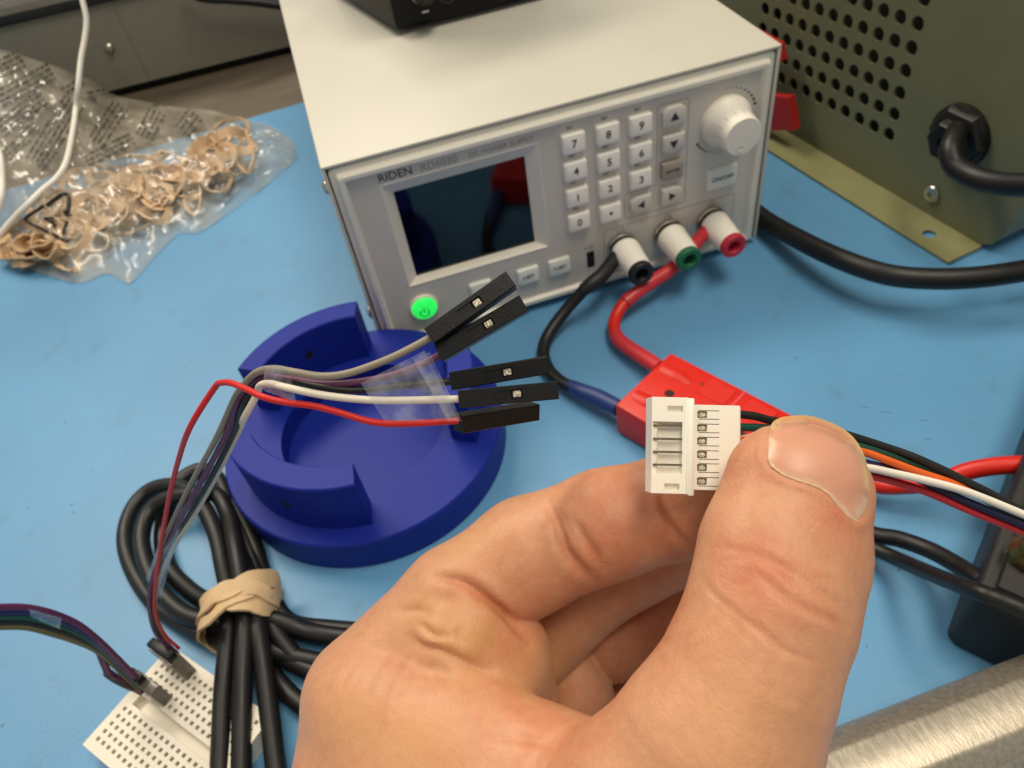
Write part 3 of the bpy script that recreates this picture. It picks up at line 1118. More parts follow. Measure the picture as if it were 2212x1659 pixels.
# cables from the second half to the black box
ex = LSEAM + 34
c1 = A * (1, 1, 0) + lx * ex + ly * wA * .25 + np.array([0, 0, 9])
c2 = A * (1, 1, 0) + lx * ex + ly * wA * .75 + np.array([0, 0, 9])
mb = MB()
mb.tube([c1, T(1820, 1010, 9), T(1890, 1046, 9), T(1960, 1049, 10), T(2030, 1040, 13), T(2090, 1018, 17), T(2150, 1007, 20), T(2215, 1003, 22), T(2280, 1000, 22)], 2.9, 14)
tag(build('red_cable', mb, redl), 'thick orange-red cable running from the red plug to the black box at the right edge', 'cable')
mb = MB()
mb.tube([c2, T(1800, 1110, 9), T(1880, 1152, 8), T(1940, 1164, 9), T(2010, 1189, 12), T(2070, 1222, 17), T(2112, 1250, 22), T(2150, 1275, 24)], 2.7, 14)
tag(build('black_cable', mb, rubber), 'black cable entering the side of the black box, upper of the two at the right', 'cable')
mb = MB()
mb.tube([T(1700, 1085, 6), T(1800, 1150, 6), T(1883, 1183, 8), T(1950, 1213, 13), T(2030, 1247, 26), T(2110, 1277, 36), T(2160, 1296, 37.5), T(2212, 1318, 38), T(2330, 1375, 40)], 2.3, 14)
tag(build('black_cable', mb, rubber), 'black cable draped over the lid of the black box at the right edge', 'cable')

# ================================================================== black box, right edge
b0 = np.array([137.2, -195.3, 0.0])
bx_ = unit([.805, .593, 0])
by_ = np.array([bx_[1], -bx_[0], 0])
BM = (tuple(bx_), tuple(by_), (0, 0, 1))
bk = thing('black_box', tuple(b0 + bx_ * 60 + by_ * 35), 'matt black block at the right edge with cables running into it', 'box')
mb = MB()
mb.box((0, 0, .3), (150, 90, 30), 2.6, 3, M=(BM, tuple(b0)))
build('lower_shell', mb, mat('matt_black_shell', '1A1917', .55, var=.15, bump=.25, bscale=1200), bk)
mb = MB()
mb.box((3, 4, 29.6), (148, 88, 33.2), .8, 2, M=(BM, tuple(b0)))
build('lid', mb, mat('brown_black_lid', '1C1915', .65, var=.1, bump=.1), bk)
mb = MB()
mb.lathe([(4.2, 0), (4.2, .8), (3.2, 1.4)], 20, M=((tuple(bx_), (0, 0, 1), tuple(-by_)), tuple(T(2160, 1275, 22) * (1, 1, 1))))
p = T(2215, 1215, 33.4)
mb = MB()
mb.lathe([(5.5, 0), (5.5, 4), (4, 6), (3.6, 10), (0, 10)], 10, M=(IM, tuple(p + bx_ * 2)), smooth=False)
build('brass_terminal', mb, mat('old_brass', '7A6A3A', .35, metal=.9, var=.3, vscale=400), bk)

# ================================================================== aluminium bar, front right
ab = MB()
yz = [(-235.5, 1), (-212.0, 1), (-211.6, 22.8), (-212.6, 24.6), (-217.6, 29.6), (-218.6, 30.1), (-227.4, 30.3), (-228.6, 29.9), (-236, 21.5)]
xa_, xb_ = 24.0, 230.0
vs = [(xa_, y, z) for y, z in yz] + [(xb_, y, z) for y, z in yz]
n = len(yz)
ab.add(vs, [tuple(range(n)), tuple(range(2 * n - 1, n - 1, -1))] + [(i, (i + 1) % n, n + (i + 1) % n, n + i) for i in range(n)])
o = build('aluminium_bar', ab, mat('brushed_aluminium', 'B5AC9A', .42, metal=.8, var=.16, vscale=900, bump=.2, bscale=1800, aniso=(1.0, .3, 1)))
tag(o, 'brushed aluminium bar with chamfered edges lying at the bottom right corner', 'metal bar')

# ================================================================== coiled black cable with band
L2 = lambda x, y: (.4444 * x, 921.6 + .4444 * y)
cc = thing('coiled_cable', tuple(T(460, 1250, 0)), 'coiled thick black cable held together by a wide tan rubber band', 'cable')
strands = [
    [(1900, 1210, 5), (1430, 1120, 6), (1200, 1060, 8), (1010, 1015, 6), (870, 950, 4), (745, 850, 3.2), (648, 700, 3.2), (607, 550, 3.2), (640, 410, 3.2), (720, 315, 4), (830, 285, 6), (930, 320, 8), (1005, 420, 9), (1055, 540, 9), (1085, 680, 10), (1110, 800, 12), (1115, 930, 12), (1105, 1080, 11), (1085, 1300, 9), (1070, 1700, 7)],
    [(1900, 1330, 5), (1500, 1180, 5), (1250, 1050, 6), (1000, 950, 9), (880, 900, 9), (770, 790, 9), (705, 650, 9), (690, 520, 9), (735, 405, 10), (830, 345, 12), (950, 330, 13), (1050, 330, 9), (1110, 430, 8), (1140, 560, 12), (1165, 700, 13), (1185, 850, 14.5), (1190, 1000, 14), (1180, 1200, 12), (1175, 1450, 9), (1172, 1750, 7)],
    [(2000, 1060, 5), (1570, 1010, 6), (1400, 960, 9), (1200, 900, 10), (1010, 850, 6), (900, 775, 4), (825, 690, 3.2), (790, 570, 3.2), (800, 430, 3.2), (850, 290, 3.2), (950, 215, 3.2), (1030, 225, 3.2), (1085, 300, 3.2), (1120, 420, 3.2), (1150, 560, 4), (1200, 700, 8), (1235, 850, 13), (1255, 1000, 13), (1285, 1200, 10), (1310, 1400, 8), (1350, 1720, 6)],
    [(1085, 330, 3.2), (1120, 400, 3.2), (1160, 480, 3.6), (1200, 580, 4), (1245, 700, 5), (1285, 830, 8), (1320, 960, 9), (1400, 1080, 7), (1480, 1160, 5), (1600, 1260, 4), (1900, 1420, 4)],
    [(1130, 380, 3.2), (1180, 460, 3.2), (1232, 570, 3.2), (1280, 720, 4), (1330, 850, 7), (1420, 955, 5), (1620, 985, 4), (1950, 1010, 4)],
    [(1240, 1000, 4), (1290, 1150, 3.2), (1370, 1260, 3.2), (1480, 1360, 3.2), (1640, 1440, 3.2), (1900, 1520, 3.2)],
]
for sp in strands:
    mb = MB()
    mb.tube(path(L2, sp), 3.05, 14)
    build('strand', mb, rubber, cc)
tan = mat('tan_rubber', 'CBAE84', .55, var=.05, vscale=200, bump=.08)
rbt = thing('wide_rubber_band', tuple(T(*L2(1190, 900), 0)), 'wide tan rubber band wrapped round the coiled black cable', 'rubber band')
c0 = T(*L2(1185, 905), 8)
sx_ = unit((T(*L2(1300, 860), 8) - T(*L2(1070, 950), 8)))
dirb = unit((T(*L2(1200, 700), 8) - T(*L2(1150, 1150), 8)) * (1, 1, 0))
sx_ = unit(np.cross(dirb, (0, 0, 1)))
for k, (off, tw, wdt, ra, rbb) in enumerate([(2.2, .30, 6.0, 12.2, 11.2), (-2.0, -.10, 6.4, 11.8, 11.0), (.3, .12, 5.2, 12.7, 11.8), (-3.4, .38, 4.2, 12.4, 11.4)]):
    pts_, ups = [], []
    for i in range(28):
        a = 2 * math.pi * i / 28
        e = ra * math.cos(a)
        pts_.append(c0 + sx_ * e + np.array([0, 0, 1.0]) * (rbb * math.sin(a) + 2.2) + dirb * (off + tw * e + 1.3 * math.sin(3 * a + 1.7 * k) + .5 * math.sin(7 * a + k)))
        ups.append(unit(dirb + sx_ * (.25 * math.sin(2 * a + k)) + np.array([0, 0, 1.0]) * .25 * math.sin(3 * a + 2 * k) - sx_ * tw * .2))
    pts_ = [q if q[2] > .8 else np.array([q[0], q[1], .8]) for q in pts_]
    mb = MB()
    mb.ribbon(pts_, wdt, .9, np.array(ups), True, sub=3)
    build('band_turn', mb, tan, rbt)

# ================================================================== small white breadboard
G = lambda x, y: (153.6 + .2592 * x, 1228.8 + .2592 * y)
ZB = 8.6
h00, h40 = T(*G(225, 1415), ZB), T(*G(450, 1160), ZB)
e_ = unit((h40 - h00) * (1, 1, 0))
l_ = np.array([e_[1], -e_[0], 0])
PB = 2.54
GB = (tuple(l_), tuple(e_), (0, 0, 1))
bbd = thing('breadboard', tuple((h00 + l_ * 20 + e_ * 14) * (1, 1, 0)), 'small white solderless breadboard under the coiled cable', 'breadboard')
plast = mat('white_board_plastic', 'E3DCCB', .5, var=.02)
rects = []
for i in range(17):
    for j in list(range(5)) + list(range(7, 12)):
        x, y = i * PB, j * PB
        rects.append((x - .6, x + .6, y - .6, y + .6, 1.8))
rects.append((1.1, 16 * PB - 1.1, 4 * PB + 2.1, 7 * PB - 2.1, 2.8))
mb = MB()
x0, x1, y0, y1 = -3.0, 16 * PB + 3.0, -3.6, 11 * PB + 3.6
mb.recessed(x0, x1, y0, y1, rects, (GB, tuple(h00 * (1, 1, 0) + [0, 0, ZB])))
for a, b in (((x0, y0), (x1, y0)), ((x1, y0), (x1, y1)), ((x1, y1), (x0, y1)), ((x0, y1), (x0, y0))):
    mb.add([(*a, 0.1), (*b, 0.1), (*b, ZB), (*a, ZB)], [(0, 1, 2, 3)], False, (GB, tuple(h00 * (1, 1, 0))))
build('board', mb, plast, bbd, recalc=False)
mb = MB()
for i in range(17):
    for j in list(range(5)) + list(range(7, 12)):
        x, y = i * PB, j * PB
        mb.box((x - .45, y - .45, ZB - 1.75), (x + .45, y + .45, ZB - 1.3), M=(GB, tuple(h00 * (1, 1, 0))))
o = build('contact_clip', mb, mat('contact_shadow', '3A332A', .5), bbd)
o['kind'] = 'stuff'

# ================================================================== jumper wires
wm = dict(red=mat('wire_red', 'CC1A14', .5, var=.05), grey=mat('wire_grey', '8C8474', .5, var=.05), purple=mat('wire_purple', '5E2850', .5, var=.08),
          black=mat('wire_black', '14130F', .5), white=mat('wire_white', 'DDD6C4', .5, var=.03), green=mat('wire_green', '0F4A3A', .5, var=.06),
          blue=mat('wire_blue', '1D1F5A', .5, var=.06), olive=mat('wire_olive', '6E6238', .5, var=.06), orange=mat('wire_orange', 'E0601A', .5), navy=mat('wire_navy', '16163A', .5))
dup = mat('connector_black', '0A0A0A', .42, var=.2, bump=.1, bscale=2500, spec=.35)
smoke = mat('smoky_header', '5A544A', .35, var=.25, vscale=500, coat=.3)
tape = film_mat('clear_tape', 'D0D4DE', .05, .26, .14, 350, .35, .5)

# upper bundle with five loose sockets
B1 = lambda x, y: (460.8 + .3934 * x, 576 + .3934 * y)
jw = thing('jumper_wires', tuple(T(400, 1440, ZB)), 'taped bundle of five jumper wires with loose black sockets rising from the breadboard', 'jumper wires')
lower = {  # from the header up to the bend (zoom of the lower left), distance from the lens
    'red': [(870, 1078, 232), (800, 1010, 224), (757, 910, 212), (752, 800, 200), (778, 600, 178), (822, 350, 152), (868, 160, 135), (925, 0, 122)],
    'grey': [(842, 1085, 233), (775, 1000, 226), (735, 880, 213), (735, 760, 200), (770, 620, 184), (860, 420, 160), (950, 240, 143), (1050, 60, 128)],
    'purple': [(848, 1090, 232), (760, 1010, 224), (728, 900, 211), (732, 770, 198), (796, 600, 181), (888, 430, 158), (992, 240, 141), (1098, 40, 126)],
    'black': [(862, 1100, 234), (790, 1040, 228), (735, 930, 216), (742, 790, 202), (815, 600, 185), (920, 430, 162), (1030, 240, 144), (1130, 40, 129)],
    'white': [(868, 1105, 235), (796, 1030, 230), (752, 900, 217), (768, 770, 205), (838, 600, 189), (938, 440, 167), (1050, 240, 147), (1160, 20, 130)],
}
upper = {
    'red': [(5, 668), (45, 638), (100, 640), (180, 672), (280, 718), (400, 745), (550, 765), (700, 803), (850, 848), (980, 862), (1150, 858), (1350, 845)],
    'grey': [(120, 720), (175, 640), (240, 580), (330, 560), (450, 580), (600, 602), (750, 583), (950, 512), (1100, 440), (1220, 372)],
    'purple': [(135, 745), (200, 655), (280, 605), (430, 618), (630, 645), (850, 625), (1050, 575), (1280, 470)],
    'black': [(160, 780), (220, 680), (290, 635), (430, 628), (600, 662), (800, 678), (1050, 652), (1330, 628)],
    'white': [(170, 830), (238, 705), (255, 655), (310, 642), (420, 668), (600, 705), (800, 728), (1000, 735), (1370, 726)],
}
DW = {'red': 107.0, 'grey': 106.0, 'purple': 107.5, 'black': 107.5, 'white': 106.2}
for cname in ('grey', 'purple', 'black', 'white', 'red'):
    pts_ = [AT(*L2(x, y), d) for x, y, d in lower[cname]]
    U = upper[cname]
    m_ = len(U)
    for i, (x, y) in enumerate(U):
        f = min(1, (i + 1) / 5)
        pts_.append(AT(*B1(x, y), 120 + (DW[cname] - 120) * f))
    mb = MB()
    mb.tube(pts_, (.50 if cname == 'red' else .55), 12, sub=5)
    build('wire', mb, wm[cname], jw, label='%s jumper wire' % cname)


def frame(pa, pb, da, db, roll=0.0):
    a, b = AT(*pa, da), AT(*pb, db)
    x = unit(b - a)
    view = unit(CAM - (a + b) / 2)
    z = unit(view - x * (view @ x))
    y = np.cross(z, x)
    c, s = math.cos(roll), math.sin(roll)
    y, z = y * c + z * s, z * c - y * s
    return a, b, (tuple(x), tuple(y), tuple(z))


for (cname, pa, pb, da, db, roll, win) in (('grey', (1192, 388), (1598, 103), 106.0, 106.0, -.25, True), ('purple', (1244, 478), (1683, 220), 107.5, 107.0, -.15, True),
                                           ('black', (1306, 628), (1794, 546), 107.5, 107.0, .05, True), ('white', (1351, 728), (1848, 682), 106.2, 106.0, .0, True),
                                           ('red', (1346, 860), (1742, 795), 107.0, 115.0, .3, False)):
    a, b, R_ = frame(B1(*pa), B1(*pb), da, db, roll)
    Ln = 14.0
    hw = 1.27
    M_ = (R_, tuple(a))
    mb = MB()
    # socket body: moulded step, latch window on the face, square mouth at the end
    rects = [(4.9, 9.0, -.62, .62, .28), (7.5, 9.0, -.5, .5, .75)] if win else []
    if win:
        rects = [(4.9, 7.4, -.62, .62, .22), (7.4, 9.0, -.62, .62, .75)]
    mb.recessed(0.25, Ln - .3, -hw + .12, hw - .12, rects, ((R_[0], R_[1], R_[2]), tuple(np.array(a) + np.array(R_[2]) * hw)))
    rx = lambda x, e: [(x, -hw + e, -hw + e), (x, hw - e, -hw + e), (x, hw - e, hw - e), (x, -hw + e, hw - e)]
    body = []
    # long side faces with a softened edge
    for (y0, z0), (y1, z1) in (((-hw + .12, hw), (-hw, hw - .12)), ((-hw, hw - .12), (-hw, -hw)), ((-hw, -hw), (hw, -hw)), ((hw, -hw), (hw, hw - .12)), ((hw, hw - .12), (hw - .12, hw))):
        mb.add([(0, y0, z0), (Ln, y0, z0), (Ln, y1, z1), (0, y1, z1)], [(0, 1, 2, 3)], False, M_)
    for xx, e1 in ((0.0, .25), (Ln, Ln - .3)):
        mb.add([(xx, -hw + .12, hw), (e1, -hw + .12, hw), (e1, hw - .12, hw), (xx, hw - .12, hw)], [(0, 1, 2, 3)], False, M_)
    # mouth with its funnel
    loft(mb, [rx(Ln, 0), rx(Ln, .42), rx(Ln - .5, .78), rx(Ln - 2.5, .80)], M=M_)
    mb.add(rx(Ln - 2.5, .80), [(0, 1, 2, 3)], False, M_)
    mb.add(rx(0, 0), [(3, 2, 1, 0)], False, M_)
    so = build('socket_housing', mb, dup, jw)
    if win:
        mb = MB()
        mb.box((7.6, -.52, hw - .75), (8.8, .52, hw - .30), .1, 1, M=M_)
        mb.box((7.9, -.4, hw - .4), (8.4, .3, hw - .18), .08, 1, M=M_)
        build('contact', mb, mat('tin_contact', 'DDD3BA', .35, metal=.55, var=.3, vscale=900, bump=.8, bscale=2500), so)


def tape_strip(root, quadpts, nx=14, ny=8, wob=.25):
    """clear adhesive strip spanning four corner points"""
    q = [np.array(p) for p in quadpts]
    vs, fs = [], []
    for j in range(ny + 1):
        for i in range(nx + 1):
            s, t = i / nx, j / ny
            p = (q[0] * (1 - s) + q[1] * s) * (1 - t) + (q[3] * (1 - s) + q[2] * s) * t
            w_ = mnoise.noise(Vector(p) * .35) * wob
            vs.append(p + unit(CAM - p) * w_)
    for j in range(ny):
        for i in range(nx):
            k = j * (nx + 1) + i
            fs.append((k, k + 1, k + nx + 2, k + nx + 1))
    mb = MB()
    mb.add(vs, fs, True)
    return build('clear_tape', mb, tape, root, recalc=False)


tape_strip(jw, [AT(*B1(810, 640), 105.6), AT(*B1(1160, 460), 104.9), AT(*B1(1345, 845), 105.3), AT(*B1(940, 850), 105.4)])
tape_strip(jw, [AT(*B1(285, 545), 107), AT(*B1(415, 560), 106), AT(*B1(455, 745), 106), AT(*B1(270, 680), 108)], 10, 8, .6)
tape_strip(jw, [AT(*B1(1090, 500), 104.6), AT(*B1(1190, 470), 104.4), AT(*B1(1365, 850), 104.8), AT(*B1(1290, 850), 104.8)], 6, 10, .2)
tape_strip(jw, [AT(*L2(800, 490), 168), AT(*L2(875, 490), 168), AT(*L2(780, 840), 203), AT(*L2(708, 740), 200)], 10, 12, .8)
mb = MB()
base = h00 * (1, 1, 0) + [0, 0, ZB]
pb0 = T(*G(1000, 905), ZB)
cx_, cy_ = (pb0 - base) @ l_, (pb0 - base) @ e_
mb.box((cx_ - 11.5, cy_ - 1.4, .1), (cx_, cy_ + 2.6, 11.5), .25, 1, M=(GB, tuple(base)))
build('pin_header', mb, smoke, jw)
mb = MB()
mb.box((cx_ - 11.0, cy_ - .9, 11.5), (cx_ - .6, cy_ + 2.2, 14.5), .6, 2, M=(GB, tuple(base)))
build('crimp_cover', mb, dup, jw)

# left bundle, flat ribbon
jr = thing('ribbon_jumper', tuple(T(330, 1500, ZB)), 'flat multicoloured ribbon jumper curving in from the left edge to the breadboard', 'jumper wires')
mid = [(-160, 935, 176), (0, 925, 184), (130, 927, 190), (250, 955, 196), (370, 1000, 204), (470, 1060, 211), (560, 1140, 220), (630, 1210, 226), (690, 1265, 230)]
for k, cname in enumerate(('purple', 'blue', 'green', 'black', 'olive')):
    f = (k - 2)
    pts_ = []
    for i, (x, y, d) in enumerate(mid):
        spread = 23 if i < 4 else (23, 23, 23, 23, 19, 11, 8, 7, 6)[i]
        ox = f * spread * (0, 0, 0, .12, .2, .3, .4, .5, .5)[i]
        pts_.append(AT(*L2(x - ox, y + f * spread), d + f * .5))
    mb = MB()
    mb.tube(pts_, .95, 10)
    build('wire', mb, wm[cname], jr, label='%s ribbon wire' % cname)
mb = MB()
mb.tube([AT(*L2(480, 1085), 214), AT(*L2(505, 1150), 218), AT(*L2(535, 1205), 222), AT(*L2(600, 1240), 227), AT(*L2(690, 1290), 232)], 1.1, 8)
build('wire', mb, wm['purple'], jr, label='slack purple ribbon wire')
mb = MB()
mb.tube([AT(*L2(520, 1195), 221), AT(*L2(580, 1235), 226), AT(*L2(650, 1268), 230)], 1.3, 8)
build('wire', mb, wm['black'], jr, label='slack black ribbon wire')
pb1 = T(*G(795, 1135), ZB)
cx_, cy_ = (pb1 - base) @ l_, (pb1 - base) @ e_
mb = MB()
mb.box((cx_ - 10.5, cy_ - .8, .1), (cx_, cy_ + 2.8, 9.5), .25, 1, M=(GB, tuple(base)))
build('pin_header', mb, smoke, jr)
mb = MB()
mb.box((cx_ - 10.4, cy_ - .4, 9.5), (cx_ - 5, cy_ + 2.4, 12.5), .5, 2, M=(GB, tuple(base)))
build('crimp_cover', mb, dup, jr)
tape_strip(jr, [AT(*L2(140, 885), 187), AT(*L2(300, 930), 193), AT(*L2(290, 985), 195), AT(*L2(150, 925), 189)], 8, 6, .5)

# ================================================================== bag of rubber bands
def TB(u, v, z=1.0, ylim=352.0):
    p = T(u, v, z)
    return p if p[1] < ylim else PY(u, v, ylim)


Z5 = lambda x, y: (.3125 * x, .3125 * y)
bag = thing('plastic_bag', tuple(T(200, 420, 0)), 'crumpled clear plastic bag of rubber bands with printed text and a recycling mark', 'bag')
top = [(-520, 330), (-200, 330), (0, 342), (110, 370), (230, 412), (400, 465), (530, 520), (640, 562), (720, 620), (830, 672), (1000, 702), (1200, 742), (1440, 762), (1600, 805), (1750, 835), (1900, 885), (2030, 985), (2058, 1085)]
low = [(-520, 1700), (-200, 1740), (0, 1785), (130, 1840), (300, 1895), (460, 1945), (585, 1955), (740, 1890), (880, 1962), (960, 1905), (1040, 1815), (1150, 1690), (1250, 1612), (1370, 1610), (1560, 1490), (1830, 1290), (1960, 1180), (2056, 1095)]
NSB, NTB = 110, 70
TP = spline([TB(*Z5(*q), .6) for q in top], 8)
LP = spline([TB(*Z5(*q), .6) for q in low], 8)
pick = lambda P, s: np.array([np.interp(s, np.linspace(0, 1, len(P)), P[:, k]) for k in range(3)])


def film_height(s, t):
    e = math.sin(math.pi * min(max(t, 0), 1)) ** .55 * min(1, (1 - s) * 5) ** .7
    bulk = 11.0 * math.exp(-((t - .68) / .24) ** 2) + 6.0
    return e * bulk


def film_point(s, t, lift=0.0):
    a, b = pick(TP, s), pick(LP, s)
    p = a * (1 - t) + b * t
    h = film_height(s, t)
    q = Vector(p * .045)
    ridg = 1 - abs(mnoise.noise(q * 1.3 + Vector((3, 1, 0)))) * 2
    ridg2 = 1 - abs(mnoise.noise(q * 3.1 + Vector((9, 4, 2)))) * 2
    edge = min(1, 6 * t, 6 * (1 - t))
    h = h * (.8 + .2 * ridg) + edge * (1.6 * ridg2 + .35 * mnoise.noise(q * 5) - 2.6 * max(0, .22 - abs(mnoise.noise(q * 2.2 + Vector((1, 8, 3))))) / .22)
    return p + np.array([0, 0, max(.3, h) + lift])


film = film_mat('bag_film', 'D4CCB8', .07, .30, .16, 45, .08, .15)
filmback = film_mat('bag_film_back', 'B5AE9C', .08, .24, .3, 45, .03, .1)
for nm, fn, fm in (('top_film', film_point, film), ('under_film', lambda s, t: pick(TP, s) * (1 - t) + pick(LP, s) * t + np.array([0, 0, .3]), filmback)):
    mb = MB()
    ns, nt_ = (NSB, NTB) if nm == 'top_film' else (40, 12)
    vs = [fn(i / ns, j / nt_) for j in range(nt_ + 1) for i in range(ns + 1)]
    fs = [(j * (ns + 1) + i, j * (ns + 1) + i + 1, (j + 1) * (ns + 1) + i + 1, (j + 1) * (ns + 1) + i) for j in range(nt_) for i in range(ns)]
    mb.add(vs, fs, True)
    build(nm, mb, fm, bag, recalc=False)


FGRID = [[film_point(i / NSB, j / NTB) for i in range(NSB + 1)] for j in range(NTB + 1)]
FG = np.array(FGRID).reshape(-1, 3)
FC = (ROT @ (FG - CAM).T)
FUV = np.stack([FPX * FC[0] / FC[2] + CU, FPX * FC[1] / FC[2] + CV], 1)
FST = np.array([(i / NSB, j / NTB) for j in range(NTB + 1) for i in range(NSB + 1)])


def on_film(u, v, lift=.35):
    d = ((FUV - (u, v)) ** 2).sum(1)
    k = np.argpartition(d, 4)[:4]
    w_ = 1 / (d[k] + 1)
    dep = (FC[2][k] * w_).sum() / w_.sum()
    return AT(u, v, dep - lift)


# printed warning text: rows of small worn words
ink = mat('bag_print', '3E3C33', .6, var=.3)
mb = MB()
blocks = [((-40, 430), (130, 350), 4), ((-40, 640), (330, 440), 4), ((-40, 860), (260, 620), 4), ((10, 1060), (220, 850), 3), ((180, 1100), (450, 660), 5), ((420, 620), (560, 540), 2), ((250, 1170), (420, 930), 2),
          ((610, 960), (790, 690), 4), ((560, 1090), (900, 920), 3), ((940, 930), (1040, 740), 4), ((1210, 880), (1310, 750), 4), ((600, 640), (720, 620), 1), ((1040, 730), (1150, 720), 1)]
for (xa1, ya1), (xb1, yb1), rows in blocks:
    dx, dy = xb1 - xa1, yb1 - ya1
    ln = math.hypot(dx, dy)
    ux, uy = dx / ln, dy / ln
    for r_ in range(rows):
        ox, oy = -uy * 37 * r_, ux * 37 * r_
        pos = rng.uniform(0, 25)
        while pos < ln:
            w1 = rng.uniform(18, 60)
            a_ = (xa1 + ux * pos + ox, ya1 + uy * pos + oy)
            b_ = (xa1 + ux * min(pos + w1, ln) + ox, ya1 + uy * min(pos + w1, ln) + oy)
            hh = rng.uniform(6.5, 9)
            c4 = [(a_[0] + uy * hh, a_[1] - ux * hh), (b_[0] + uy * hh, b_[1] - ux * hh), (b_[0] - uy * hh, b_[1] + ux * hh), (a_[0] - uy * hh, a_[1] + ux * hh)]
            if b_[0] > -60:
                mb.add([on_film(*Z5(*q), 1.3) for q in c4], [(0, 1, 2, 3)])
            pos += w1 + rng.uniform(7, 14)
o = build('printed_text', mb, ink, bag, recalc=False)
o['kind'] = 'stuff'

# recycling mark with its 4
Z6 = lambda x, y: (.3125 * x, 230.4 + .3125 * y)
inkb = mat('bag_black_print', '0C0B0A', .5)
for seg, w_ in (([(320, 688), (420, 615), (470, 612), (478, 650), (470, 720), (440, 742)], 9), ([(300, 690), (190, 760), (190, 795), (335, 868)], 7), ([(465, 790), (440, 880), (468, 925), (450, 915), (360, 880)], 7)):
    mb = MB()
    P = spline([on_film(*Z6(*q), 1.8) for q in seg], 5)
    mb.ribbon(P, w_ * .26, .12, np.array([unit(np.cross(unit(np.gradient(P, axis=0)[i]), unit(CAM - P[i]))) for i in range(len(P))]), sub=1)
    build('recycling_arrow', mb, inkb, bag)
for tri_ in ([(300, 672), (330, 715), (262, 690)], [(470, 770), (505, 745), (430, 735)], [(350, 862), (378, 905), (395, 880)]):
    mb = MB()
    mb.add([on_film(*Z6(*q), 1.9) for q in tri_], [(0, 1, 2)])
    build('arrow_head', mb, inkb, bag, recalc=False)
mb = MB()
for sg in ([(375, 835), (360, 765)], [(360, 768), (305, 775)], [(305, 772), (385, 818)]):
    P = [on_film(*Z6(*q), 1.9) for q in sg]
    P = [P[0], (P[0] + P[1]) / 2, P[1]]
    mb.tube(P, .75, 6, sub=2)
build('numeral_four', mb, inkb, bag)

# the rubber bands inside
bands = [(690, 715, 120, 95, 3.2, 9), (690, 715, 150, 130, 4, 4), (870, 640, 110, 150, 4, 3), (1120, 480, 230, 40, 5, 9), (900, 420, 250, 60, 4, 3), (1420, 390, 70, 50, 2.5, 10), (1690, 340, 60, 110, 2.2, 9),
         (1500, 240, 90, 60, 3, 7), (1600, 160, 130, 70, 2.5, 4), (1250, 560, 130, 70, 3.5, 6), (1330, 600, 60, 110, 3, 5), (1180, 620, 140, 60, 4, 3), (1480, 500, 120, 90, 2.5, 5), (1060, 720, 110, 70, 4, 6),
         (1500, 440, 100, 40, 2.2, 8), (150, 980, 65, 75, 4, 5), (260, 1000, 70, 60, 3, 3), (330, 980, 60, 50, 3, 5), (460, 1060, 75, 75, 3, 4), (640, 930, 120, 60, 3.5, 4), (400, 800, 140, 100, 4, 2.5), (330, 700, 130, 120, 4, 2.5),
         (550, 540, 120, 90, 4, 6), (760, 470, 160, 70, 4, 4), (620, 500, 150, 60, 3.5, 2.5), (300, 780, 90, 60, 3.5, 7), (900, 800, 120, 60, 4, 3), (1380, 300, 80, 50, 3, 6), (1560, 330, 60, 90, 2.4, 4), (520, 850, 90, 120, 3.5, 3),
         (200, 850, 120, 60, 4, 3), (1000, 560, 160, 60, 4, 7), (1300, 440, 90, 60, 3, 4), (760, 580, 140, 60, 3, 8), (140, 930, 90, 50, 4, 2.5), (420, 640, 120, 50, 4, 8), (1620, 420, 70, 60, 2.5, 3), (1100, 640, 80, 50, 3.5, 9)]
spine = [(120, 980), (300, 940), (450, 830), (620, 760), (800, 640), (1000, 560), (1180, 500), (1350, 440), (1500, 350), (1600, 250)]
for k in range(40):
    f = rng.uniform(0, 9)
    i = min(8, int(f))
    cx0, cy0 = [spine[i][q] * (1 - f + i) + spine[i + 1][q] * (f - i) for q in (0, 1)]
    wsp = 150 if i < 7 else 90
    big = rng.uniform(70, 165)
    bands.append((cx0 + rng.uniform(-60, 60), cy0 + rng.uniform(-.8, .8) * wsp * .8, big, big * rng.uniform(.4, .95), rng.uniform(5, 9), rng.uniform(4, 10)))
bmats = [mat('band_tan_%d' % i, c, .5, var=.08, vscale=200) for i, c in enumerate(('CDAE8A', 'D9BC99', 'BD9D78'))]
for k, (x, y, rx_, ry_, wdt, hz_) in enumerate(bands):
    cpt = T(*Z6(x, y), hz_ + 1)
    ex_ = (T(*Z6(x + rx_, y), hz_ + 1) - T(*Z6(x - rx_, y), hz_ + 1)) / 2
    ey_ = (T(*Z6(x, y + ry_), hz_ + 1) - T(*Z6(x, y - ry_), hz_ + 1)) / 2
    tilt = rng.uniform(-.5, .5, 2)
    ph = rng.uniform(0, 6.28)
    pts_ = []
    for i in range(16):
        a = 2 * math.pi * i / 16
        r_ = 1 + .12 * math.sin(3 * a + ph)
        q = cpt + ex_ * math.cos(a) * r_ + ey_ * math.sin(a) * r_
        q[2] = max(1.6, q[2] + 2.5 * math.sin(a + ph) * tilt[0] + 1.5 * math.sin(2 * a + ph))
        pts_.append(q)
    mb = MB()
    lean, tw0 = rng.uniform(.3, 1.5), rng.uniform(0, 6.28)
    ups = [unit((pts_[i] - cpt) / (np.linalg.norm(pts_[i] - cpt) + 1e-6) * lean * math.sin(2 * math.pi * i / 16 + tw0) + np.array([0, 0, .45]) + unit(ey_) * .5 * lean) for i in range(16)]
    mb.ribbon(pts_, wdt, .9, np.array(ups), True, sub=3)
    o = build('rubber_band', mb, bmats[k % 3])
    tag(o, 'tan rubber band lying loose inside the crumpled clear plastic bag', 'rubber band', 'rubber bands in the plastic bag')

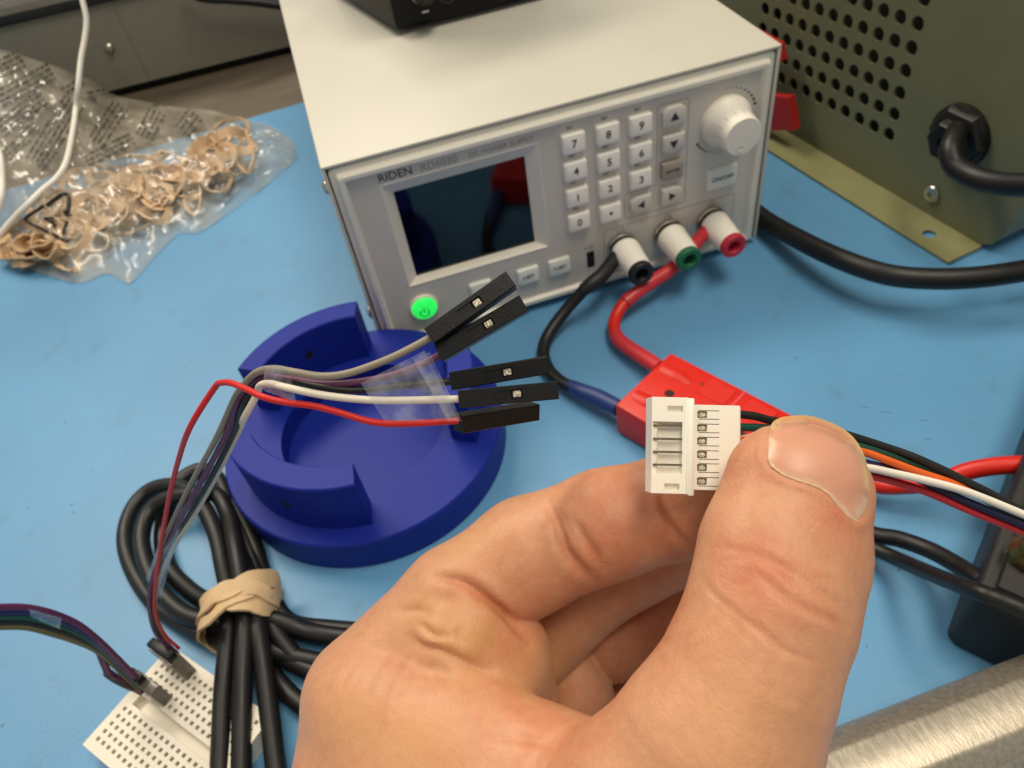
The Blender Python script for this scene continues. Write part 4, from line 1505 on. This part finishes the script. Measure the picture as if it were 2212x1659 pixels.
# white cables over the bag
whc = mat('white_cable', 'E6E2D6', .4, var=.02)
mb = MB()
wc = [PY(170, -30, 330), PY(183, 20, 322), PY(187, 47, 318), PY(183, 85, 312), PY(175, 128, 304), PY(169, 187, 292), on_film(164, 235, 9), on_film(157, 285, 6), on_film(143, 350, 5), on_film(122, 385, 4.5), on_film(95, 408, 4.5), on_film(62, 440, 4.5), on_film(30, 472, 4.5), on_film(0, 507, 4.5), on_film(-40, 560, 4.5)]
mb.tube(wc, 1.75, 12)
tag(build('white_cable', mb, whc), 'thin white cable hanging across the plastic bag, the longer of the two', 'cable')
mb = MB()
mb.tube([on_film(u, v, 5) for u, v in ((-30, 280), (-6, 318), (2, 345), (5, 385), (2, 430), (-20, 490))], 1.75, 12)
tag(build('white_cable', mb, whc), 'short arc of white cable at the very left edge beside the bag', 'cable')

# ================================================================== white six-way plug held in the fingers
DJ = 107.0
jo = AT(1446, 962, DJ)
jx = unit(AT(1546, 964.5, DJ) - jo)
jz = unit(CAM - AT(1500, 962, DJ))
jz = unit(jz - jx * (jz @ jx))
jy = np.cross(jz, jx)
JM = ((tuple(jx), tuple(jy), tuple(jz)), tuple(jo))
K = DJ / FPX
jx_ = lambda u: (u - 1446) * K
jy_ = lambda v: (962 - v) * K
nyl = mat('white_nylon', 'FBF6E6', .36, var=.02, sss=.15)
plug = thing('wire_harness', tuple(jo), 'white six-way plug with pin header and thin coloured wires, pinched between finger and thumb', 'connector')
T2 = 2.3
mb = MB()
rects = [(jx_(1414), jx_(1466), jy_(1021), jy_(912), 1.15), (jx_(1403), jx_(1414), jy_(1021), jy_(912), .4), (jx_(1434), jx_(1467), jy_(890.5), jy_(878), .9), (jx_(1429), jx_(1461), jy_(1055), jy_(1042), .9)]
x0, x1, y0, y1 = jx_(1401), jx_(1478), jy_(1063), jy_(860)
mb.recessed(x0, x1, y0, y1, rects, (JM[0], tuple(jo + jz * T2)))
for a, b in (((x0, y0), (x1, y0)), ((x1, y0), (x1, y1)), ((x1, y1), (x0, y1)), ((x0, y1), (x0, y0))):
    mb.add([(*a, -T2), (*b, -T2), (*b, T2), (*a, T2)], [(0, 1, 2, 3)], False, JM)
mb.add([(x0, y0, -T2), (x1, y0, -T2), (x1, y1, -T2), (x0, y1, -T2)], [(3, 2, 1, 0)], False, JM)
mb.box((jx_(1478), jy_(1067), -T2), (jx_(1491), jy_(861), T2 + .25), .22, 2, M=JM)
mb.box((jx_(1474), jy_(1064), -T2 + .1), (jx_(1479), jy_(860.5), T2 + .12), .08, 1, M=JM)
hd = build('pin_header_shell', mb, nyl, plug, recalc=False)
for v in (920, 948.5, 976, 1003):
    mb = MB()
    s = .16
    mb.box((jx_(1409), jy_(v) - s, T2 - .42), (jx_(1467), jy_(v) + s, T2 - .05), .04, 1, M=JM)
    mb.add([(jx_(1409), jy_(v) - s, T2 - .42), (jx_(1409), jy_(v) + s, T2 - .42), (jx_(1409), jy_(v) + s, T2 - .05), (jx_(1409), jy_(v) - s, T2 - .05), (jx_(1403), jy_(v), T2 - .25)],
           [(0, 1, 4), (1, 2, 4), (2, 3, 4), (3, 0, 4)], False, JM)
    build('pin', mb, mat('tinned_pin', '8E8672', .28, metal=.9, var=.1), hd)
mb = MB()
rects = []
SL = (894.5, 923.0, 951.0, 979.5, 1007.0, 1036.0)
for v in SL:
    rects.append((jx_(1499), jx_(1520), jy_(v + 7.6), jy_(v - 6.8), 1.5))
    rects.append((jx_(1502), jx_(1546), jy_(v - 7.2), jy_(v - 8.9), .8))
    rects.append((jx_(1502), jx_(1546), jy_(v + 10.9), jy_(v + 9.2), .8))
TP_ = 1.9
x0, x1, y0, y1 = jx_(1491), jx_(1589), jy_(1054), jy_(874)
mb.recessed(x0, x1, y0, y1, rects, (JM[0], tuple(jo + jz * TP_)))
cr = [(x0, y0), (x1 - .1, y0), (x1 + .2, y0 + .3), (x1 + .2, y1 - .3), (x1 - .1, y1), (x0, y1)]
for a, b in zip(cr, cr[1:] + cr[:1]):
    mb.add([(*a, -TP_), (*b, -TP_), (*b, TP_ - (.25 if a[0] > x1 - .2 else 0)), (*a, TP_ - (.25 if a[0] > x1 - .2 else 0))], [(0, 1, 2, 3)], False, JM)
mb.add([(x1, y0, TP_), (x1 + .2, y0 + .3, TP_ - .25), (x1 + .2, y1 - .3, TP_ - .25), (x1, y1, TP_)], [(0, 1, 2, 3)], False, JM)
pl = build('plug_housing', mb, nyl, plug, recalc=False)
for v in SL:
    mb = MB()
    mb.box((jx_(1502.5), jy_(v + 5.8), TP_ - 1.5), (jx_(1518.5), jy_(v - 5.4), TP_ - .22), .2, 1, M=JM)
    mb.box((jx_(1505), jy_(v + 4), TP_ - .9), (jx_(1511), jy_(v - 2.5), TP_ - .06), .14, 1, M=JM)
    build('crimp_contact', mb, mat('crimped_tin', 'EEE6CE', .3, metal=.4, var=.3, vscale=1600, bump=1.0, bscale=2600), pl)
wires = {
    'black': [(1588, 894, 107), (1630, 899, 108), (1665, 908, 109), (1720, 915, 109.5), (1780, 925, 110), (1842, 943, 111), (1920, 968, 112), (1976, 988, 112), (2039, 1016, 112), (2087, 1040, 112), (2151, 1072, 112.5), (2290, 1150, 113)],
    'green': [(1588, 923, 107), (1640, 924, 108.5), (1700, 930, 110), (1770, 942, 110.6), (1850, 962, 111), (1940, 990, 112.4), (2040, 1029, 113), (2140, 1085, 113.6), (2290, 1170, 114)],
    'orange': [(1588, 951, 107), (1650, 955, 109), (1720, 955, 109.5), (1800, 962, 110), (1867, 977, 110.8), (1920, 996, 111), (1990, 1022, 111.6), (2082, 1053, 112.4), (2170, 1100, 114), (2290, 1165, 115)],
    'navy': [(1588, 979, 107), (1650, 983, 109), (1740, 985, 110), (1820, 992, 110.6), (1880, 1003, 111), (1950, 1021, 112.3), (2020, 1052, 112.8), (2090, 1084, 112.3), (2212, 1134, 112), (2290, 1168, 112)],
    'white': [(1588, 1007, 107), (1650, 1005, 109), (1740, 1000, 110), (1820, 1003, 110.2), (1883, 1012, 110.4), (1920, 1020, 110.6), (2000, 1038, 110.8), (2090, 1063, 111), (2212, 1112, 111.2), (2300, 1150, 111.4)],
    'red': [(1588, 1036, 107), (1650, 1032, 109.5), (1740, 1022, 111), (1820, 1020, 111.5), (1889, 1030, 112), (1950, 1046, 112.6), (2010, 1066, 113), (2100, 1105, 113), (2212, 1150, 113), (2290, 1180, 113)],
}
for cname, P in wires.items():
    mb = MB()
    mb.tube([AT(*p) for p in P], .60, 10, sub=6)
    build('wire', mb, mat('bright_red_wire', 'C2242A', .45) if cname == 'red' else (mat('harness_white', 'E8E1D2', .4) if cname == 'white' else wm[cname]), plug, label='%s wire' % cname)

# ================================================================== the hand
# built in lens axes (x right, y down, z away, millimetres) as one implicit surface, then turned into the world


def hc(u, v, d):
    return np.array([(u - CU) / FPX * d, (v - CV) / FPX * d, d], np.float32)


def ecap(P, a, b):
    """rounded bone with an elliptical section: a, b = (u, v, depth, side radius, depth radius)"""
    A_, B_ = hc(*a[:3]), hc(*b[:3])
    AB = B_ - A_
    L2_ = float(AB @ AB)
    ax = AB / math.sqrt(L2_)
    sd = np.cross(ax, (0, 0, 1))
    sd = sd / np.linalg.norm(sd)
    nn = np.cross(sd, ax)
    q = P - A_
    t = np.clip(q @ (AB / L2_).astype(np.float32), 0, 1)
    ra = (a[3] + (b[3] - a[3]) * t)
    rb = (a[4] + (b[4] - a[4]) * t)
    q = q - t[:, None] * AB.astype(np.float32)
    x = q @ sd.astype(np.float32)
    y = q @ nn.astype(np.float32)
    z = q @ ax.astype(np.float32)
    rc = (ra + rb) * .5
    k0 = np.sqrt((x / ra) ** 2 + (y / rb) ** 2 + (z / rc) ** 2)
    k1 = np.sqrt((x / ra ** 2) ** 2 + (y / rb ** 2) ** 2 + (z / rc ** 2) ** 2)
    return (k0 * (k0 - 1) / np.maximum(k1, 1e-5)).astype(np.float32)


def smin(a, b, k):
    h = np.maximum(k - np.abs(a - b), 0) / k
    return np.minimum(a, b) - h * h * k * .25


def chain(P, pts, k=1.5):
    d = None
    for a, b in zip(pts[:-1], pts[1:]):
        e = ecap(P, a, b)
        d = e if d is None else smin(d, e, k)
    return d


THUMB = [(1727, 1052, 97, 9.6, 6.8), (1692, 1200, 95, 10.3, 7.6), (1663, 1330, 93, 10.0, 8.4), (1612, 1470, 92, 10.4, 9.0), (1545, 1610, 92, 12.2, 10.5), (1440, 1780, 95, 15.5, 13), (1330, 1990, 99, 19, 16)]
INDEX = [(808, 1515, 122, 11.6, 11.2), (985, 1302, 123, 9.0, 9.0), (1140, 1200, 124, 9.3, 9.0), (1312, 1132, 121, 8.7, 8.2), (1490, 1086, 119, 8.4, 7.6), (1640, 1040, 116.5, 7.6, 6.6)]
BACK = [(808, 1515, 122, 11.6, 11.2), (803, 1700, 120, 12.0, 12.0), (835, 1990, 118, 14.5, 14)]
WEB = [(850, 1530, 117, 10, 10), (1010, 1592, 112, 9.4, 9.4), (1180, 1680, 106, 9.0, 9.0), (1340, 1745, 101, 10, 10)]
FILL = [(960, 1720, 113, 14, 14), (1130, 1860, 106, 15, 14), (1260, 2000, 104, 18, 16)]
LUMP = [(992, 1370, 119.6, 9.2, 9.2), (1060, 1424, 121.6, 9.1, 9.0), (1105, 1530, 127, 8.4, 8.4)]
MID_A = [(1120, 1420, 139, 8.5, 8.5), (1280, 1262, 138, 8.2, 8.2), (1460, 1165, 134, 8.0, 8.0), (1620, 1090, 130, 7.2, 7.2)]
MID_B = [(1320, 1384, 147, 8.0, 8.0), (1430, 1348, 146, 8.2, 8.2), (1560, 1290, 143, 7.6, 7.6)]
MID_C = [(1225, 1462, 142, 6.4, 6.4), (1246, 1510, 142, 6.8, 6.8), (1235, 1620, 142, 7, 7)]
DEEP = [(1290, 1590, 158, 11, 11), (1400, 1470, 157, 10, 10), (1520, 1400, 154, 9, 9)]
PALM = [(1080, 1560, 148, 15, 13), (1290, 1720, 146, 20, 14), (1420, 1900, 130, 22, 18)]


def sdf(P):
    P = P.astype(np.float32)
    idx = chain(P, INDEX, 2.2)
    pm = smin(chain(P, BACK, 3), chain(P, WEB, 3), 6)
    pm = smin(pm, chain(P, FILL, 3), 7)
    lump = chain(P, LUMP, 3)
    pm = smin(pm, lump, 2.2)
    base = smin(pm, idx, .6)
    # knuckle: the finger runs into the back of the hand without a fold on its outer side
    th = chain(P, THUMB, 2.6)
    h = smin(base, th, 3.2)
    deep = smin(chain(P, PALM, 3), chain(P, DEEP, 2), 2)
    mid = smin(smin(chain(P, MID_A, 1.5), chain(P, MID_B, 1.5), .7), chain(P, MID_C, 1.5), .7)
    inner = smin(deep, mid, .8)
    return smin(h, inner, 1.2)


def surface_nets(f, org, h):
    nx, ny, nz = f.shape
    s = f < 0
    c = np.zeros((nx - 1, ny - 1, nz - 1), np.int8)
    for i in (0, 1):
        for j in (0, 1):
            for k in (0, 1):
                c += s[i:nx - 1 + i, j:ny - 1 + j, k:nz - 1 + k]
    act = (c > 0) & (c < 8)
    ids = np.full(act.shape, -1, np.int64)
    I = np.argwhere(act)
    ids[act] = np.arange(len(I))
    acc = np.zeros((len(I), 3))
    cnt = np.zeros(len(I))
    cor = [(i, j, k) for i in (0, 1) for j in (0, 1) for k in (0, 1)]
    for a in cor:
        for b in cor:
            if sum(abs(x - y) for x, y in zip(a, b)) == 1 and a < b:
                fa = f[I[:, 0] + a[0], I[:, 1] + a[1], I[:, 2] + a[2]]
                fb = f[I[:, 0] + b[0], I[:, 1] + b[1], I[:, 2] + b[2]]
                m_ = (fa < 0) != (fb < 0)
                t = np.where(m_, fa / np.where(m_, fa - fb, 1), 0)
                p = np.array(a) + t[:, None] * (np.array(b) - np.array(a))
                acc[m_] += p[m_]
                cnt[m_] += 1
    V = org + h * (I + acc / cnt[:, None])
    Q = []
    for ax in range(3):
        sl0 = [slice(None)] * 3
        sl1 = [slice(None)] * 3
        sl0[ax] = slice(0, -1)
        sl1[ax] = slice(1, None)
        ch_ = s[tuple(sl0)] != s[tuple(sl1)]
        E_ = np.argwhere(ch_)
        o1, o2 = [(1, 2), (2, 0), (0, 1)][ax]
        ok = (E_[:, o1] > 0) & (E_[:, o2] > 0) & (E_[:, o1] < f.shape[o1] - 1) & (E_[:, o2] < f.shape[o2] - 1)
        E_ = E_[ok]
        u1 = np.zeros(3, int)
        u1[o1] = 1
        u2 = np.zeros(3, int)
        u2[o2] = 1
        g = lambda A__: ids[A__[:, 0], A__[:, 1], A__[:, 2]]
        q = np.stack([g(E_), g(E_ - u1), g(E_ - u1 - u2), g(E_ - u2)], 1)
        neg = s[E_[:, 0], E_[:, 1], E_[:, 2]]
        q[~neg] = q[~neg][:, ::-1]
        Q.append(q)
    return V, np.concatenate(Q)


def grad(V, e=.06):
    g = np.stack([(sdf(V + np.eye(3, dtype=np.float32)[k] * e) - sdf(V - np.eye(3, dtype=np.float32)[k] * e)) / (2 * e) for k in range(3)], 1)
    return g


HH = .8
org = np.array([-42.0, 1.0, 78.0], np.float32)
dims = (118, 96, 112)
gx, gy, gz = [org[k] + HH * np.arange(dims[k], dtype=np.float32) for k in range(3)]
G3 = np.stack(np.meshgrid(gx, gy, gz, indexing='ij'), -1).reshape(-1, 3)
F3 = np.concatenate([sdf(c_) for c_ in np.array_split(G3, 8)]).reshape(dims)
HV, HQ = surface_nets(F3, org, HH)
del G3
# keep the one connected skin
# one even subdivision
ed = np.sort(np.concatenate([HQ[:, [0, 1]], HQ[:, [1, 2]], HQ[:, [2, 3]], HQ[:, [3, 0]]]), 1)
ue, inv = np.unique(ed, axis=0, return_inverse=True)
inv = inv.reshape(4, -1).T + len(HV)
fcn = len(HV) + len(ue) + np.arange(len(HQ))
V2 = np.concatenate([HV, HV[ue].mean(1), HV[HQ].mean(1)])
Q2 = np.concatenate([np.stack([HQ[:, k], inv[:, k], fcn, inv[:, (k - 1) % 4]], 1) for k in range(4)])
HV, HQ = V2.astype(np.float32), Q2
for _ in range(3):
    g = grad(HV)
    HV = HV - (np.clip(sdf(HV), -.8, .8) / np.maximum((g * g).sum(1), .15))[:, None] * g
NRM = grad(HV)
NRM /= np.linalg.norm(NRM, axis=1)[:, None] + 1e-9

HU = HV[:, 0] / HV[:, 2] * FPX + CU
HVv = HV[:, 1] / HV[:, 2] * FPX + CV
facing = -(NRM * (HV / np.linalg.norm(HV, axis=1)[:, None])).sum(1)


def dist_poly(pts, closed=False):
    P = np.array(pts, float)
    if closed:
        P = np.vstack([P, P[:1]])
    best = np.full(len(HU), 1e9)
    along = np.zeros(len(HU))
    n = len(P) - 1
    for i in range(n):
        a, b = P[i], P[i + 1]
        d = b - a
        t = np.clip(((HU - a[0]) * d[0] + (HVv - a[1]) * d[1]) / (d @ d), 0, 1)
        q = np.hypot(HU - a[0] - t * d[0], HVv - a[1] - t * d[1])
        m_ = q < best
        best[m_] = q[m_]
        along[m_] = (i + t[m_]) / n
    return best, along


disp = np.zeros(len(HV))
red = np.zeros(len(HV))
pale = np.zeros(len(HV))


def crease(pts, depth_mm, w, dmin, dmax, rd=.25, puff=.0):
    P = spline([(*p, 0) for p in pts], 5)[:, :2]
    d, al = dist_poly(P)
    ok = (facing > .05) & (HV[:, 2] > dmin) & (HV[:, 2] < dmax)
    fade = np.sin(math.pi * np.clip(al, .02, .98)) ** .5
    k = np.exp(-(d / w) ** 2) * fade * ok
    disp[:] -= depth_mm * k
    disp[:] += puff * np.exp(-((d - w * 2.4) / (w * 1.6)) ** 2) * fade * ok
    red[:] = np.maximum(red, rd * np.exp(-(d / (w * 1.8)) ** 2) * fade * ok)


TD, ID = (70, 97), (105, 126)
crease([(1514, 1247), (1545, 1288), (1595, 1328), (1651, 1369), (1697, 1405), (1769, 1430)], .20, 8, *TD, rd=.22, puff=.06)
crease([(1636, 1237), (1672, 1272), (1718, 1303), (1769, 1328), (1820, 1349)], .20, 8, *TD, rd=.25, puff=.07)
crease([(1545, 1181), (1585, 1186), (1651, 1201), (1713, 1237), (1750, 1262)], .10, 8, *TD, rd=.2, puff=.06)
crease([(1560, 1210), (1620, 1206), (1680, 1225), (1735, 1275)], .09, 8, *TD, rd=.15, puff=.05)
crease([(1530, 1300), (1590, 1350), (1640, 1395)], .09, 8, *TD, rd=.12, puff=.05)
crease([(1660, 1215), (1700, 1235), (1770, 1280), (1830, 1310)], .08, 8, *TD, rd=.1, puff=.04)
for k in range(7):
    crease([(1480 + 34 * k, 1470 + 8 * k), (1540 + 34 * k, 1440 + 14 * k), (1600 + 30 * k, 1425 + 22 * k)], .035, 8, *TD, rd=.04)
crease([(1183, 1088), (1205, 1130), (1223, 1184), (1250, 1219), (1281, 1252)], .8, 11, *ID, rd=.35, puff=.35)
crease([(1237, 1122), (1259, 1157), (1285, 1197), (1294, 1226)], .55, 10, *ID, rd=.3, puff=.2)
crease([(1210, 1100), (1236, 1150), (1262, 1200)], .25, 6, *ID, rd=.2)
crease([(1423, 1062), (1437, 1108), (1459, 1148), (1487, 1180)], .7, 8, *ID, rd=.4, puff=.25)
crease([(940, 1246), (1001, 1258), (1059, 1299), (1104, 1340), (1141, 1388)], .95, 11, *ID, rd=.35, puff=.25)
crease([(890, 1379), (917, 1397), (948, 1404), (992, 1424), (1059, 1455)], .55, 10, 100, 126, rd=.15, puff=.25)
crease([(905, 1345), (935, 1370), (968, 1376)], .4, 8, 100, 126, rd=.1, puff=.2)
crease([(1000, 1350), (990, 1372), (1000, 1395)], .3, 9, 100, 126, rd=.2)
crease([(860, 1320), (900, 1318), (940, 1330)], .25, 9, 100, 126, rd=.05, puff=.1)
crease([(1028, 1588), (1103, 1596), (1192, 1599), (1272, 1592)], .25, 12, 90, 126, rd=.25, puff=.1)
crease([(1060, 1560), (1110, 1575), (1170, 1605), (1230, 1620)], .15, 12, 90, 126, rd=.2, puff=.05)
crease([(1130, 1640), (1180, 1625), (1240, 1612), (1292, 1598)], .15, 11, 90, 126, rd=.2)
for sh in (0, 32, 64, 100):
    crease([(800 + sh * .9, 1402 + sh * .1), (765 + sh, 1436 + sh * .2), (738 + sh, 1490 + sh * .25), (722 + sh, 1560 + sh * .25)], .06, 6, *ID, rd=.10, puff=.03)

# broad pigment: flushed knuckles and finger ends, paler yellow pressed areas
blob = lambda u, v, r: np.exp(-(((HU - u) ** 2 + (HVv - v) ** 2) / r ** 2)) * (facing > 0)
for u, v, r, a in ((1640, 1230, 110, .45), (1790, 1120, 90, .35), (1590, 1000, 90, .3), (1330, 1090, 130, .4), (1440, 1130, 80, .35), (1090, 1170, 110, .18), (1110, 1375, 60, .40), (1180, 1560, 110, .30), (1000, 1290, 60, .2), (880, 1320, 70, .15), (1450, 1350, 120, .3), (1250, 1500, 90, .2)):
    red[:] = np.maximum(red, a * blob(u, v, r))
for u, v, r, a in ((1010, 1380, 80, .55), (930, 1330, 60, .4), (1150, 1440, 70, .35), (760, 1560, 90, .3), (890, 1600, 90, .35), (1010, 1180, 70, .25), (1600, 1560, 110, .2)):
    pale[:] = np.maximum(pale, a * blob(u, v, r))
mott = np.array([mnoise.noise(Vector(p) * .28) for p in HV.tolist()])
mott2 = np.array([mnoise.noise(Vector(p) * .09 + Vector((5, 0, 0))) for p in HV.tolist()])
mott3 = np.array([mnoise.noise(Vector(p) * .8 + Vector((0, 7, 0))) for p in HV.tolist()])
red[:] = np.clip(red + .15 * mott + .20 * mott2 + .14 * mott3, 0, 1)
disp += .05 * mott + .18 * mott2

# bed of the nail
NAIL = [(1660, 962), (1661, 930), (1668, 912), (1683, 902), (1702, 898), (1740, 896), (1778, 905), (1820, 924), (1850, 951), (1870, 990), (1877, 1032), (1877, 1074), (1868, 1108), (1850, 1123), (1828, 1108), (1811, 1091), (1792, 1068), (1750, 1043), (1694, 1024), (1661, 1000)]
NP = spline([(*p, 0) for p in NAIL], 4, True)[:, :2]
dn, al = dist_poly(NP, True)
ins = np.zeros(len(HU), bool)
x_, y_ = NP[:, 0], NP[:, 1]
for i in range(len(NP)):
    j = (i + 1) % len(NP)
    if y_[i] == y_[j]:
        continue
    cnd = ((y_[i] > HVv) != (y_[j] > HVv)) & (HU < (x_[j] - x_[i]) * (HVv - y_[i]) / (y_[j] - y_[i]) + x_[i])
    ins ^= cnd
okn = (facing > -.1) & (HV[:, 2] < 99)
ins &= okn
sgn = np.where(ins, -dn, dn)
cut = 1 / (1 + np.exp(-((HU - 1760) * .55 * 0 + ((HVv - 1015) * .83 - (HU - 1760) * .55)) / 14))     # 1 on the cuticle side
disp -= .07 * np.exp(-(np.maximum(sgn, 0) / 6.0) ** 2) * okn * (sgn > -3) * 1.0
disp[ins] -= .14
disp += (.03 + .16 * cut) * np.exp(-((sgn - 15) / 10.0) ** 2) * okn
red[:] = np.maximum(red, .30 * np.exp(-((sgn - 14) / 12.0) ** 2) * okn * cut)

HVd = HV + NRM * disp[:, None].astype(np.float32)
RW = ROT.T


def to_world(P):
    return CAM + np.asarray(P, float) @ ROT


skin = mat('skin', 'CF9772', .47, var=.045, vscale=700, bump=.13, bscale=2600, sss=.22, spec=.42, attr=[('flush', 'B8583A'), ('pallor', 'D6A768')])
# skin relief: the polygonal net of fine lines under the pores
nt = skin.node_tree
N, L = nt.nodes, nt.links
bs = N['Principled BSDF']
prev = bs.inputs['Normal'].links[0].from_node
tc_ = N.new('ShaderNodeTexCoord')
mp_ = N.new('ShaderNodeMapping')
mp_.inputs['Scale'].default_value = (1.0, .55, .8)
L.new(tc_.outputs['Object'], mp_.inputs[0])
nz_ = N.new('ShaderNodeTexNoise')
nz_.inputs['Scale'].default_value = 500
L.new(mp_.outputs[0], nz_.inputs['Vector'])
va = N.new('ShaderNodeVectorMath')
va.operation = 'MULTIPLY_ADD'
va.inputs[1].default_value = (.0009, .0009, .0009)
L.new(nz_.outputs['Color'], va.inputs[0])
L.new(mp_.outputs[0], va.inputs[2])
vr = N.new('ShaderNodeTexVoronoi')
vr.feature = 'DISTANCE_TO_EDGE'
vr.inputs['Scale'].default_value = 1150
L.new(va.outputs[0], vr.inputs['Vector'])
rr0 = N.new('ShaderNodeMapRange')
rr0.inputs['From Max'].default_value = .22
L.new(vr.outputs['Distance'], rr0.inputs[0])
bq = N.new('ShaderNodeBump')
bq.inputs['Strength'].default_value = .15
bq.inputs['Distance'].default_value = .00012
L.new(rr0.outputs[0], bq.inputs['Height'])
L.new(prev.outputs[0], bq.inputs['Normal'])
L.new(bq.outputs[0], bs.inputs['Normal'])
mb = MB()
mb.add(to_world(HVd), HQ.tolist(), True)
hand = build('hand', mb, skin, at=to_world(np.array([10.0, 70.0, 110.0])), recalc=False)
tag(hand, 'left hand with bare skin, thumb and curled forefinger pinching the white plug', 'hand')
for nm, ar in (('flush', red), ('pallor', pale)):
    a = hand.data.attributes.new(nm, 'FLOAT', 'POINT')
    a.data.foreach_set('value', np.clip(ar, 0, 1).astype(np.float32))


# fingernail: a curved plate lying on the bed
def hit(u, v):
    d = np.array([(u - CU) / FPX, (v - CV) / FPX, 1.0], np.float32)
    t = 80.0
    for _ in range(70):
        s_ = float(sdf((d * t)[None])[0])
        t += s_ * .8
        if abs(s_) < 1e-3:
            break
    return d * t


cn = np.array([1768.0, 1005.0])
rings = [0.0, .15, .3, .45, .6, .72, .82, .9, .95, .98, 1.0]
pts2 = []
for r_ in rings:
    for p in NP:
        pts2.append(cn + (p - cn) * max(r_, .002))
D3 = np.array([[(u - CU) / FPX, (v - CV) / FPX, 1.0] for u, v in pts2], np.float32)
tt = np.full(len(D3), 80.0, np.float32)
for _ in range(60):
    s_ = sdf(D3 * tt[:, None])
    tt = np.minimum(tt + s_ * .8, 104)
NVp = D3 * tt[:, None]
ng = grad(NVp)
ng /= np.linalg.norm(ng, axis=1)[:, None] + 1e-9
rr_ = np.repeat(rings, len(NP))
lift = .09 * (1 - rr_ ** 6) - .09 * rr_ ** 14
NVp = NVp + ng * lift[:, None]
n = len(NP)
fs = [(j * n + i, j * n + (i + 1) % n, (j + 1) * n + (i + 1) % n, (j + 1) * n + i) for j in range(len(rings) - 1) for i in range(n)]
mb = MB()
mb.add(to_world(NVp), fs, True)
nailm = mat('fingernail', 'CF967A', .38, var=.03, vscale=300, bump=.06, bscale=900, sss=.15, spec=.5, coat=.0, attr=[('free_edge', 'E2C08C'), ('cuticle', 'E8CBAE')])
no = build('fingernail', mb, nailm, hand, recalc=False)
nn_ = nailm.node_tree
for nd in nn_.nodes:
    if nd.type == 'MAPPING':
        ax_ = to_world(hc(1840, 895, 90)) - to_world(hc(1740, 1045, 90))
        nd.inputs['Rotation'].default_value = (0, 0, -math.atan2(ax_[1], ax_[0]))
        nd.inputs['Scale'].default_value = (.18, 1.6, .5)
P2 = np.array(pts2)
fe = np.clip((rr_ - .86) / .10, 0, 1) * (((P2[:, 1] - 1015) * .83 - (P2[:, 0] - 1760) * .55) < -25)
wob_ = np.array([mnoise.noise(Vector((a, b, 0)) * .035) for a, b in P2])
cu_ = np.clip((rr_ - .80 + .16 * wob_) / .14, 0, 1) * (((P2[:, 1] - 1015) * .83 - (P2[:, 0] - 1760) * .55) > -8)
for nm, ar in (('free_edge', fe * 1.0), ('cuticle', cu_ * .6)):
    a = no.data.attributes.new(nm, 'FLOAT', 'POINT')
    a.data.foreach_set('value', ar.astype(np.float32))
# dry cuticle skin: thin uneven ridge along the nail's root
root = [(1661, 990), (1668, 1006), (1694, 1026), (1722, 1037), (1750, 1046), (1775, 1057), (1794, 1071), (1812, 1094), (1829, 1112), (1850, 1127)]
RP = spline([(*p, 0) for p in root], 4)[:, :2]
pr = []
for u, v in RP:
    h_ = hit(u, v)
    g_ = grad(h_[None])[0]
    g_ /= np.linalg.norm(g_)
    pr.append(to_world(h_ + g_ * .02))
mb = MB()
mb.tube(pr, [.10 + .16 * abs(math.sin(i * 1.7)) * abs(math.sin(i * .37 + .5)) for i in range(30)], 6, raw=True)
build('cuticle', mb, mat('dry_cuticle', 'DDB796', .6, var=.12, vscale=900, bump=.4, bscale=2500, sss=.1), hand)
